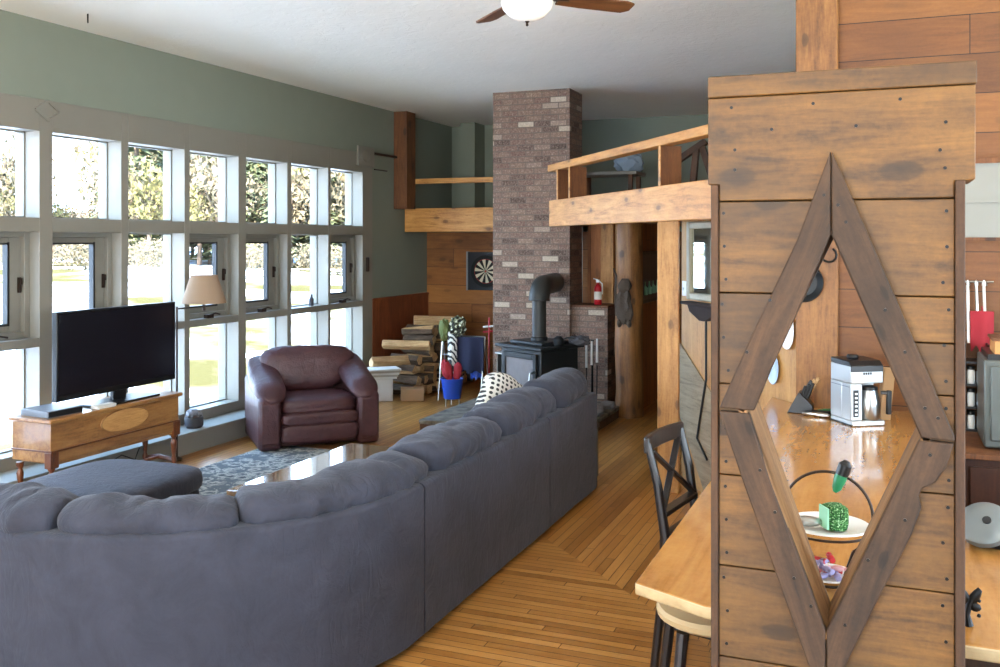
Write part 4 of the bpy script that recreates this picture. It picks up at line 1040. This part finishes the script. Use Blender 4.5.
# knives and utensils to the left
kb = thing('knife_block', 'dark fan of kitchen knives with black handles beside the coffee maker', 'knife block', (onY(803, 6.02), 6.02, CT), 0)
obj('block', B(prism, [(-.09, 0), (.06, 0), (.06, .05), (-.02, .13)], lambda u, v, d: (u, d, v), -.05, .05), 'black_wood', kb, bevel=.004)
for k in range(6): obj('knife_handle', B(bar, (-.01+.018*(k % 3), -.03+.03*(k//3), .09), (.02+.02*(k % 3)+.03*(k//3), -.04+.03*(k//3), .165+.01*k), .014, .02), 'tv_bezel' if k < 4 else 'cut_wood', kb, bevel=.003)
for k, (dx, dy, ln, rz, mt, lab) in enumerate(((.10, -.05, .17, .2, 'black_rubber', 'black handled peeler lying right of the knife block'), (.12, .0, .14, .8, 'green_plastic', 'green handled utensil lying right of the knife block'), (.08, -.12, .16, -.15, 'steel', 'steel scraper lying in front of the knife block'))):
    o = obj('kitchen_utensil', B(blob, (0, 0, 0), (ln, .035, .025), 2, 3), mt, loc=(kb.location.x+dx, kb.location.y+dy, CT+.015+.0*k), rot=(0, 0, rz)); tag(o, lab, 'utensil')
# hanging things on the post and wall
pst = obj('support_post', B(box, (-.53, YE-.06, 0.0), (onY(838, YE-.06), YE-.003, H)), 'dark_post' if False else 'log_wood', bevel=.006); tag(pst, 'broad brown wall post behind the coffee maker reaching to the ceiling', 'post')
yq = YE-.06
hk = obj('horseshoe_hook', B(tube, [(.045*math.cos(a), 0, .045*math.sin(a)) for a in [math.radians(120+30*k) for k in range(11)]], .007, 8), 'black_metal', loc=(onY(829, yq), yq-.01, z(255, 5.85))); tag(hk, 'small dark horseshoe shaped hook on the post', 'hook')
def disc(r, h, ax='Y', seg=28, k=1.0):
    bm = bmesh.new(); lathe(bm, [(0, 0), (r*.7, 0), (r, h), (r*.97, h*1.2), (r*.68, h*.25), (0, h*.25)], seg); bmesh.ops.rotate(bm, cent=(0,0,0), matrix=RX(PI/2), verts=bm.verts); bmesh.ops.scale(bm, vec=(1, 1, k), verts=bm.verts); return bm
sk_ = thing('skillet', 'black skillet hanging on the post above the counter', 'pan', (onY(803, yq), yq-.005, z(283, 5.85)))
obj('pan', disc(.125, .035), 'iron', sk_); obj('handle', B(bar, (0, -.02, .11), (0.01, -.015, .25), .022, .01), 'iron', sk_)
def wpt(px, py, off): p, k = wallpt(px, off); return (p.x, p.y, z(py, k))
w1 = thing('hanging_plate', 'pale blue white oval plate hanging low on the plywood wall', 'plate', wpt(774, 368, .01), ANGW)
obj('plate', disc(.075, .012, k=1.45), 'blue_plate', w1); obj('hanger', B(tube, [(0, -.008, .1), (0, -.01, .16)], .006, 8), 'black_metal', w1)
w2 = thing('hanging_plate', 'white plate hanging on the plywood wall beneath the skillet', 'plate', wpt(788, 330, .01), ANGW)
obj('plate', disc(.09, .012, k=1.4), 'white_gloss', w2); obj('hanger', B(tube, [(0, -.008, .1), (0, -.01, .17)], .006, 8), 'black_metal', w2)
# two tier wire server
PXc = onY(827, 3.02)
sv = thing('tiered_server', 'two tier black wire server with plates and a big round hoop', 'serving stand', (PXc, 3.03, CT))
bm = bmesh.new(); R_ = .128; zc_ = .215
tube(bm, [(R_*math.cos(a), 0, zc_+R_*math.sin(a)) for a in [math.radians(-55+290*k/40) for k in range(41)]], .0045, 8); obj('hoop', bm, 'bronze', sv)
for s in (-1, 1):
    obj('leg_wire', B(tube, [(s*R_*math.cos(math.radians(-55)), 0, zc_+R_*math.sin(math.radians(-55))), (s*.05, 0, .04), (s*.10, 0, 0.004)], .0045, 8), 'bronze', sv)
obj('upper_ring', B(tube, [(.118*math.cos(a*PI/16), .118*math.sin(a*PI/16), .168) for a in range(33)], .004, 6), 'bronze', sv); obj('lower_ring', B(tube, [(.07*math.cos(a*PI/16), .07*math.sin(a*PI/16), .02) for a in range(33)], .004, 6), 'bronze', sv)
def plate(r, h): return B(lathe, [(0, 0), (r*.6, 0), (r, h), (r*.98, h+.004), (r*.6, .005), (0, .005)], 36)
tag(obj('serving_plate', plate(.125, .012), 'white_gloss', loc=(PXc, 3.03, CT+.172)), 'white plate on the upper tier of the wire server', 'plate')
tag(obj('serving_plate', plate(.085, .012), 'white_gloss', loc=(PXc, 3.03, CT+.025)), 'small white plate on the lower tier of the wire server', 'plate')
gb = thing('green_ornament', 'tufty green block with a pale side on the upper plate', 'ornament', (PXc+.022, 3.0, CT+.180), .5)
obj('block', B(blob, (0, 0, .038), (.066, .066, .076), 3, 6, .08, 6), 'green_tuft', gb); obj('pale_side', B(box, (-.036, -.03, .008), (-.031, .026, .07)), 'pale_green', gb)
sp = thing('serving_spoon', 'large steel serving spoon lying on the upper plate', 'spoon', (PXc-.055, 2.99, CT+.195), .1)
obj('bowl', B(blob, (0, 0, .004), (.09, .05, .03), 3, 2), 'steel', sp); obj('handle', B(tube, [(-.04, 0, .006), (-.10, 0, .03)], .006, 8), 'steel', sp)
br = thing('bottle_stopper', 'green bottle shaped spreader with a black cap on the hoop', 'utensil', (PXc+.035, 2.995, CT+.305))
obj('body', B(tube, [(-.012, 0, -.012), (-.006, 0, .0), (.004, 0, .03), (.008, 0, .042)], [.006, .014, .018, .017], 16), 'green_plastic', br); obj('cap', B(tube, [(.008, 0, .04), (.018, 0, .07), (.022, 0, .082)], [.019, .019, .008], 16), 'tv_bezel', br)
cand = [(-.045, -.02, 0, 'candy_red'), (-.01, -.035, 0, 'candy_lilac'), (.03, -.025, 0, 'candy_lilac'), (-.03, .02, 0, 'candy_pink'), (.015, .015, 0, 'candy_red'), (-.04, -.01, .016, 'candy_pink'), (0, -.02, .016, 'candy_lilac'), (.03, 0, .016, 'candy_pink'), (-.012, 0, .032, 'candy_lilac'), (.01, -.005, .047, 'candy_red'), (-.03, .005, .034, 'candy_red')]
for i, (x, y, dz, mt) in enumerate(cand):
    bm = bmesh.new(); blob(bm, (0, 0, 0), (.036, .02, .016), 2, 3); 
    for s in (-1, 1): tube(bm, [(s*.016, 0, 0), (s*.027, 0, 0)], [.003, .009], 8)
    cn = {'candy_red': 'red', 'candy_lilac': 'lilac', 'candy_pink': 'pink'}[mt]
    o = obj('wrapped_candy', bm, mt, loc=(PXc+x, 3.03+y, CT+.04+dz), rot=(0, 0, i*.9)); tag(o, cn+' wrapped candy in the heap on the lower plate', 'candy', cn+' candies on the lower plate')
# right of the divider
ld = thing('pan_lid', 'round silver lid with a dark centre leaning at the counter edge', 'lid', (onY(984, 3.6), 3.6, CT+.0), -.35)
bm = bmesh.new(); lathe(bm, [(0, .018), (.04, .016), (.078, .004), (.083, 0), (.083, -.022), (.07, -.022), (0, -.022)], 36); bmesh.ops.rotate(bm, cent=(0,0,0), matrix=RX(math.radians(42)), verts=bm.verts); obj('lid', bm, 'glaze_grey', ld, loc=(0, 0, .085))
bm = bmesh.new(); lathe(bm, [(.014, .015), (.014, .022), (0, .024)], 16); bmesh.ops.rotate(bm, cent=(0,0,0), matrix=RX(math.radians(42)), verts=bm.verts); obj('knob', bm, 'tv_bezel', ld, loc=(.012, 0, .085))
obj('stand', B(box, (-.05, .015, 0), (.05, .07, .07)), 'black_metal', ld)
nx = onY(969, 2.86); of = thing('iron_butterfly', 'small black openwork metal ornament right of the divider', 'ornament', (nx, 2.86, CT))
for s, (a, l) in enumerate(((60, .055), (115, .05), (-10, .03))):
    bm = bmesh.new(); blob(bm, (l/2*math.cos(math.radians(a)), 0, .055+l/2*math.sin(math.radians(a))), (l, .014, .026), 2, 2, .25, 6, rot=None, seed=s)
    bmesh.ops.rotate(bm, cent=(l/2*math.cos(math.radians(a)), 0, .055+l/2*math.sin(math.radians(a))), matrix=RY(-math.radians(a)), verts=bm.verts); obj('wing', bm, 'black_metal', of)
obj('body', B(tube, [(.0, 0, 0), (-.005, 0, .03), (.0, 0, .06), (.012, 0, .085)], [.012, .008, .009, .004], 10), 'black_metal', of)
for k in range(3): obj('bead', B(blob, (.024, 0, .03+.02*k), (.012, .012, .012), 1), 'black_metal', of)
# kitchen beyond: dark cabinet, steel appliance, rack of jars, utensils
kc = thing('kitchen_cabinet', 'dark brown kitchen cabinet against the plank wall', 'cabinet', (onY(963, 5.5), 5.5, 0))
obj('body', B(box, (0, 0, 0), (1.3, YE-5.51, .82)), 'dark_cabinet', kc, bevel=.004); 
for k in range(2): dd = obj('door', B(box, (.03+.63*k, -.02, .08), (.62+.63*k, 0, .78)), 'dark_cabinet', kc, bevel=.006); obj('knob', B(blob, (.56+.17*k, -.035, .5), (.03, .03, .03), 2), 'steel', dd)
obj('worktop', B(box, (-.02, -.03, .82), (1.32, YE-5.505, .85)), 'dark_post', kc, bevel=.004)
mw = thing('toaster_oven', 'grey steel appliance on the dark kitchen cabinet', 'appliance', (onY(984, 5.6), 5.6, .85))
obj('case', B(box, (0, 0, .01), (.55, .42, .47)), 'oven_grey', mw, bevel=.01); obj('door', B(box, (.03, -.02, .05), (.42, 0, .44)), 'oven_grey', mw, bevel=.006)
obj('top_vent', B(box, (.02, .02, .47), (.53, .4, .50)), 'tv_bezel', mw)
bx_ = thing('bread_box', 'small orange wooden box on top of the grey appliance', 'box', (onY(984, 5.62)+.05, 5.62, 1.35))
obj('case', B(box, (0, 0, 0), (.4, .25, .07)), 'orange_wood', bx_, bevel=.004); obj('lid', B(box, (-.01, -.01, .07), (.41, .26, .085)), 'dark_post', bx_)
jr = thing('spice_rack', 'narrow dark rack of spice jars under the red utensils', 'rack', (onY(966, 6.1), 6.1, .85))
for k in range(4): obj('shelf', B(box, (0, 0, .0+.13*k), (.11, .18, .012+.13*k)), 'black_wood', jr)
obj('side_panel', B(box, (.11, 0, 0), (.122, .18, .5)), 'black_wood', jr); obj('side_panel', B(box, (-.012, 0, 0), (0, .18, .5)), 'black_wood', jr)
for k in range(3):
    for m_ in range(2):
        j = thing('spice_jar', 'small %s spice jar on the %s shelf of the narrow rack' % (('left', 'right')[m_], ('bottom', 'middle', 'top')[k]), 'jar', (onY(966, 6.1)+.028+.052*m_, 6.14, .862+.13*k))
        obj('glass', B(lathe, [(.02, 0), (.022, .01), (.022, .07), (.016, .08)], 14), 'blue_plate' if m_ else 'white_gloss', j); obj('lid', B(lathe, [(.02, .08), (.02, .098), (0, .098)], 14), 'tv_bezel', j)
ur = thing('utensil_rail', 'small steel hook rail fixed to the plank wall', 'rail', (onY(967, YE), YE-.02, z(281, 5.75)))
obj('rail', B(tube, [(-.02, 0, 0), (.14, 0, 0)], .006, 8), 'steel', ur)
for k in range(3): obj('hook', B(tube, [(.01+.045*k, 0, 0), (.01+.045*k, -.02, -.02), (.01+.045*k, -.02, -.01)], .004, 6), 'steel', ur)
for i, (dx, mt, L_, w_, lab) in enumerate(((.0, 'white_gloss', .34, .018, 'long white handled utensil hanging left of the red holder'), (.045, 'steel', .15, .03, 'steel whisk hanging above the red holder'), (.085, 'paper', .15, .03, 'pale wooden spoon hanging above the red holder'))):
    u_ = thing('kitchen_utensil', lab, 'utensil', (ur.location.x+dx, YE-.05, ur.location.z-.02))
    obj('handle', B(tube, [(0, 0, 0), (.005, 0, -L_)], .008, 8), mt, u_); obj('head', B(blob, (0, 0, .01), (w_*.7, .015, .045), 2, 2, .1), mt, u_)
rh = thing('pot_holder', 'red quilted pot holder hanging on the kitchen plank wall', 'pot holder', (ur.location.x+.075, YE-.06, ur.location.z-.17))
obj('cloth', cloth(.125, .22, .015, .008, 1, 6), 'red_cloth', rh); obj('loop', B(tube, [(0, 0, 0), (0, .0, .03)], .004, 6), 'red_cloth', rh)
# unseen ceiling lamps added to brighten the kitchen and the divider front
def dome(x, y, lab, e, colr=(1, .80, .56)):
    d = thing('added_ceiling_light', lab, 'added ceiling light', (x, y, H))
    obj('rim', B(lathe, [(.18, -.03), (.2, -.03), (.2, 0), (0, 0)], 28), 'bronze', d); obj('diffuser', B(lathe, [(0, -.1), (.08, -.092), (.15, -.06), (.18, -.03)], 28), 'lamp_bowl', d)
    l = bpy.data.lights.new('fill_bulb', 'AREA'); l.shape = 'DISK'; l.size = .34; l.energy = e; l.color = colr; lo = bpy.data.objects.new('fill_bulb', l); C.objects.link(lo); lo.parent = d; lo.location = (0, 0, -.12)
dome(.9, 1.1, 'added round ceiling light above the near end of the kitchen', 14, (1, .90, .76))
dome(1.6, 4.6, 'added round ceiling light above the kitchen floor', 14, (1, .86, .68))
dome(-1.6, 8.0+.6, 'added round ceiling light over the hall entrance', 0.01) if False else None
# ================================================================== OUTDOORS
bm = bmesh.new(); NX = 40
gv = {}
def gz(x, y):
    d = max(0, -x-9); return -.45+min(d, 70)*.026+.25*noise.noise(Vector((x*.05, y*.05, 0)))*min(1, d/10)
for i in range(NX+1):
    for j in range(NX+1):
        x = -6.6-150*(i/NX)**1.6; y = -120+360*j/NX; gv[i, j] = bm.verts.new((x, y, gz(x, y)))
for i in range(NX):
    for j in range(NX): bm.faces.new((gv[i, j], gv[i+1, j], gv[i+1, j+1], gv[i, j+1]))
o = obj('ground', bm, 'snow', smooth=True); o['kind'] = 'structure'
def leafy(kind, seed):
    rnd = random.Random(seed); bm = bmesh.new()
    if kind == 'conifer':
        for k in range(900):
            h = rnd.uniform(.08, 1)**.9; rr = (1-h)*.23+.012; a = rnd.uniform(0, 2*PI); q_ = rr*rnd.uniform(.35, 1); s = .022+.03*(1-h)
            c = Vector((q_*math.cos(a), q_*math.sin(a), h)); d = Vector((math.cos(a), math.sin(a), -.5))*s; n_ = Vector((-math.sin(a), math.cos(a), rnd.uniform(-.3, .3)))*s*.6
            bm.faces.new([bm.verts.new(c+d), bm.verts.new(c+n_-d*.4), bm.verts.new(c-n_-d*.4)])
    else:
        for k in range(800):
            v = Vector((rnd.gauss(0, 1), rnd.gauss(0, 1), rnd.gauss(0, 1))).normalized()*rnd.uniform(.3, 1)
            c = Vector((v.x*.26, v.y*.26, .62+v.z*.36)); s = .024
            bm.faces.new([bm.verts.new(c+Vector((rnd.uniform(-s, s), rnd.uniform(-s, s), rnd.uniform(-s, s)*1.6))) for _ in range(3)])
    return bm
def tree_proto(kind, mat, seed):
    t_ = thing(kind, '', 'tree'); obj('foliage', leafy('conifer' if kind == 'conifer_tree' else 'b', seed), mat, t_, smooth=False)
    bm = bmesh.new(); tube(bm, [(0, 0, 0), (0, 0, .5), (.01, 0, .95)], [.016, .012, .003], 7)
    rnd = random.Random(seed)
    if kind != 'conifer_tree':
        for k in range(9):
            a = rnd.uniform(0, 6.28); h = rnd.uniform(.25, .7); tube(bm, [(0, 0, h), (.2*math.cos(a), .2*math.sin(a), h+.22)], [.006, .002], 5)
    obj('tree_trunk', bm, 'trunk', t_); return t_
protos = [tree_proto('conifer_tree', 'conifer', 1), tree_proto('conifer_tree', 'conifer', 5), tree_proto('bare_tree', 'bare_tree', 2), tree_proto('bare_tree', 'yellow_tree', 3)]
LB = ['green pointed conifer in the tree line beyond the snowy yard', 'green pointed conifer in the tree line beyond the snowy yard', 'pale brown bare tree in the tree line beyond the snowy yard', 'yellow green leafless tree in the tree line beyond the snowy yard']
seen = set(); rnd = random.Random(11)
def put(px, t_, h, k, w=1.0):
    d = ray(px); x, y = d[0]*t_, d[1]*t_
    o = protos[k] if k not in seen else copy_tree(protos[k]); seen.add(k)
    o.location = (x, y, gz(x, y)-.1); o.scale = (h*w, h*w, h); o.rotation_euler = (0, 0, rnd.uniform(0, 6)); tag(o, LB[k], 'tree', ('conifers', 'conifers', 'brown bare trees', 'yellow green trees')[k]+' beyond the yard')
for px in range(112, 400, 7):
    k = rnd.choice((0, 1, 2, 3, 0, 3)); put(px+rnd.uniform(-4, 4), rnd.uniform(62, 80), rnd.uniform(9, 14), k, rnd.uniform(.8, 1.2))
for px in range(108, 400, 11):
    put(px+rnd.uniform(-4, 4), rnd.uniform(58, 64), rnd.uniform(5, 8), rnd.choice((2, 3, 0)), 1.3)
for px in (-40, -20, -4, 8, 16, 26): put(px, rnd.uniform(60, 70), rnd.uniform(6.5, 9), rnd.choice((2, 3, 0)))
for px in (56, 66, 92, 100, 104, 44): put(px, rnd.uniform(62, 70), rnd.uniform(3, 4.5), rnd.choice((2, 3)), 1.4)
for px in (-8, 6, 18, 60, 70, 80, 96, 140, 150, 158, 250, 262, 310, 340):
    d = ray(px); t_ = rnd.uniform(50, 57); x, y = d[0]*t_, d[1]*t_
    o = obj('shrub', leafy('b', px+50), 'bare_tree', loc=(x, y, gz(x, y)-.8), smooth=False); o.scale = (5, 5, 2.6); tag(o, 'low brown shrub at the far edge of the snowy yard', 'shrub', 'shrubs at the edge of the yard')
d = ray(22); t_ = 66; sx, sy = d[0]*t_, d[1]*t_
sd = thing('shed', 'small brown shed far across the snowy yard', 'shed', (sx-3, sy+4, gz(sx, sy)-.2), .3)
obj('walls', B(box, (-4, -2.5, 0), (4, 2.5, 2.2)), 'shingle', sd); obj('roof', B(prism, [(-3, 2.2), (3, 2.2), (0, 3.4)], lambda u, v, dd: (dd, u, v), -4.4, 4.4), 'trunk', sd)
# ================================================================== LIGHT
w = bpy.data.worlds.new('World'); bpy.context.scene.world = w; w.use_nodes = True
nt = w.node_tree; bg = nt.nodes['Background']
tc = nt.nodes.new('ShaderNodeTexCoord'); sp_ = nt.nodes.new('ShaderNodeSeparateXYZ'); nt.links.new(tc.outputs['Generated'], sp_.inputs[0])
rp = nt.nodes.new('ShaderNodeValToRGB'); nt.links.new(sp_.outputs[2], rp.inputs[0])
e = rp.color_ramp.elements; e[0].position = 0; e[0].color = (.66, .84, 1, 1); e[1].position = .6; e[1].color = (.34, .60, 1, 1)
nt.links.new(rp.outputs[0], bg.inputs[0]); bg.inputs[1].default_value = 13
s = bpy.data.lights.new('sun', 'SUN'); s.energy = 33; s.angle = .01; s.color = (1, .95, .86); so_ = bpy.data.objects.new('sun', s); C.objects.link(so_)
so_.rotation_euler = Vector((-.16, .72, -.62)).to_track_quat('-Z', 'Y').to_euler()
def wl(loc, size, rot, e, c=(1, .95, .86)):  # added area fill at the unseen openings, tilted up to brighten the ceiling
    l = bpy.data.lights.new('added_fill', 'AREA'); l.shape = 'RECTANGLE'; l.size, l.size_y = size; l.energy = e; l.color = c
    o = bpy.data.objects.new('added_fill', l); C.objects.link(o); o.location = loc; o.rotation_euler = rot
UP = math.radians(58)
wl((XR+.25, -1.35, 1.7), (1.6, 2.1), (0, PI/2+UP, 0), 85); wl((XR+.25, 1.35, 1.7), (1.6, 2.1), (0, PI/2+UP, 0), 85); wl((XR+.25, 4.2, 1.7), (1.6, 2.0), (0, PI/2+UP, 0), 85)
wl((-4.1, YN-.25, 1.75), (2.6, 1.9), (PI/2+UP, 0, 0), 420); wl((-.8, YN-.25, 1.75), (2.8, 1.9), (PI/2+UP, 0, 0), 150)
# ================================================================== CAMERA
cd = bpy.data.cameras.new('camera'); cam = bpy.data.objects.new('camera', cd); C.objects.link(cam)
cam.location = (0, 0, CH); cam.rotation_euler = (PI/2, 0, PSI); cd.sensor_width = 36; cd.lens = 36*F/1000; cd.shift_y = -(333.5-HOR)/1000; cd.clip_start = .05; cd.clip_end = 500
sc = bpy.context.scene; sc.camera = cam
sc.view_settings.view_transform = 'Standard'; sc.view_settings.look = 'None'; sc.view_settings.gamma = 1; sc.view_settings.use_curve_mapping = False; sc.view_settings.exposure = .24
sc.cycles.use_denoising = True; sc.cycles.max_bounces = 10; sc.cycles.diffuse_bounces = 6; sc.cycles.transparent_max_bounces = 12; sc.cycles.sample_clamp_indirect = 8
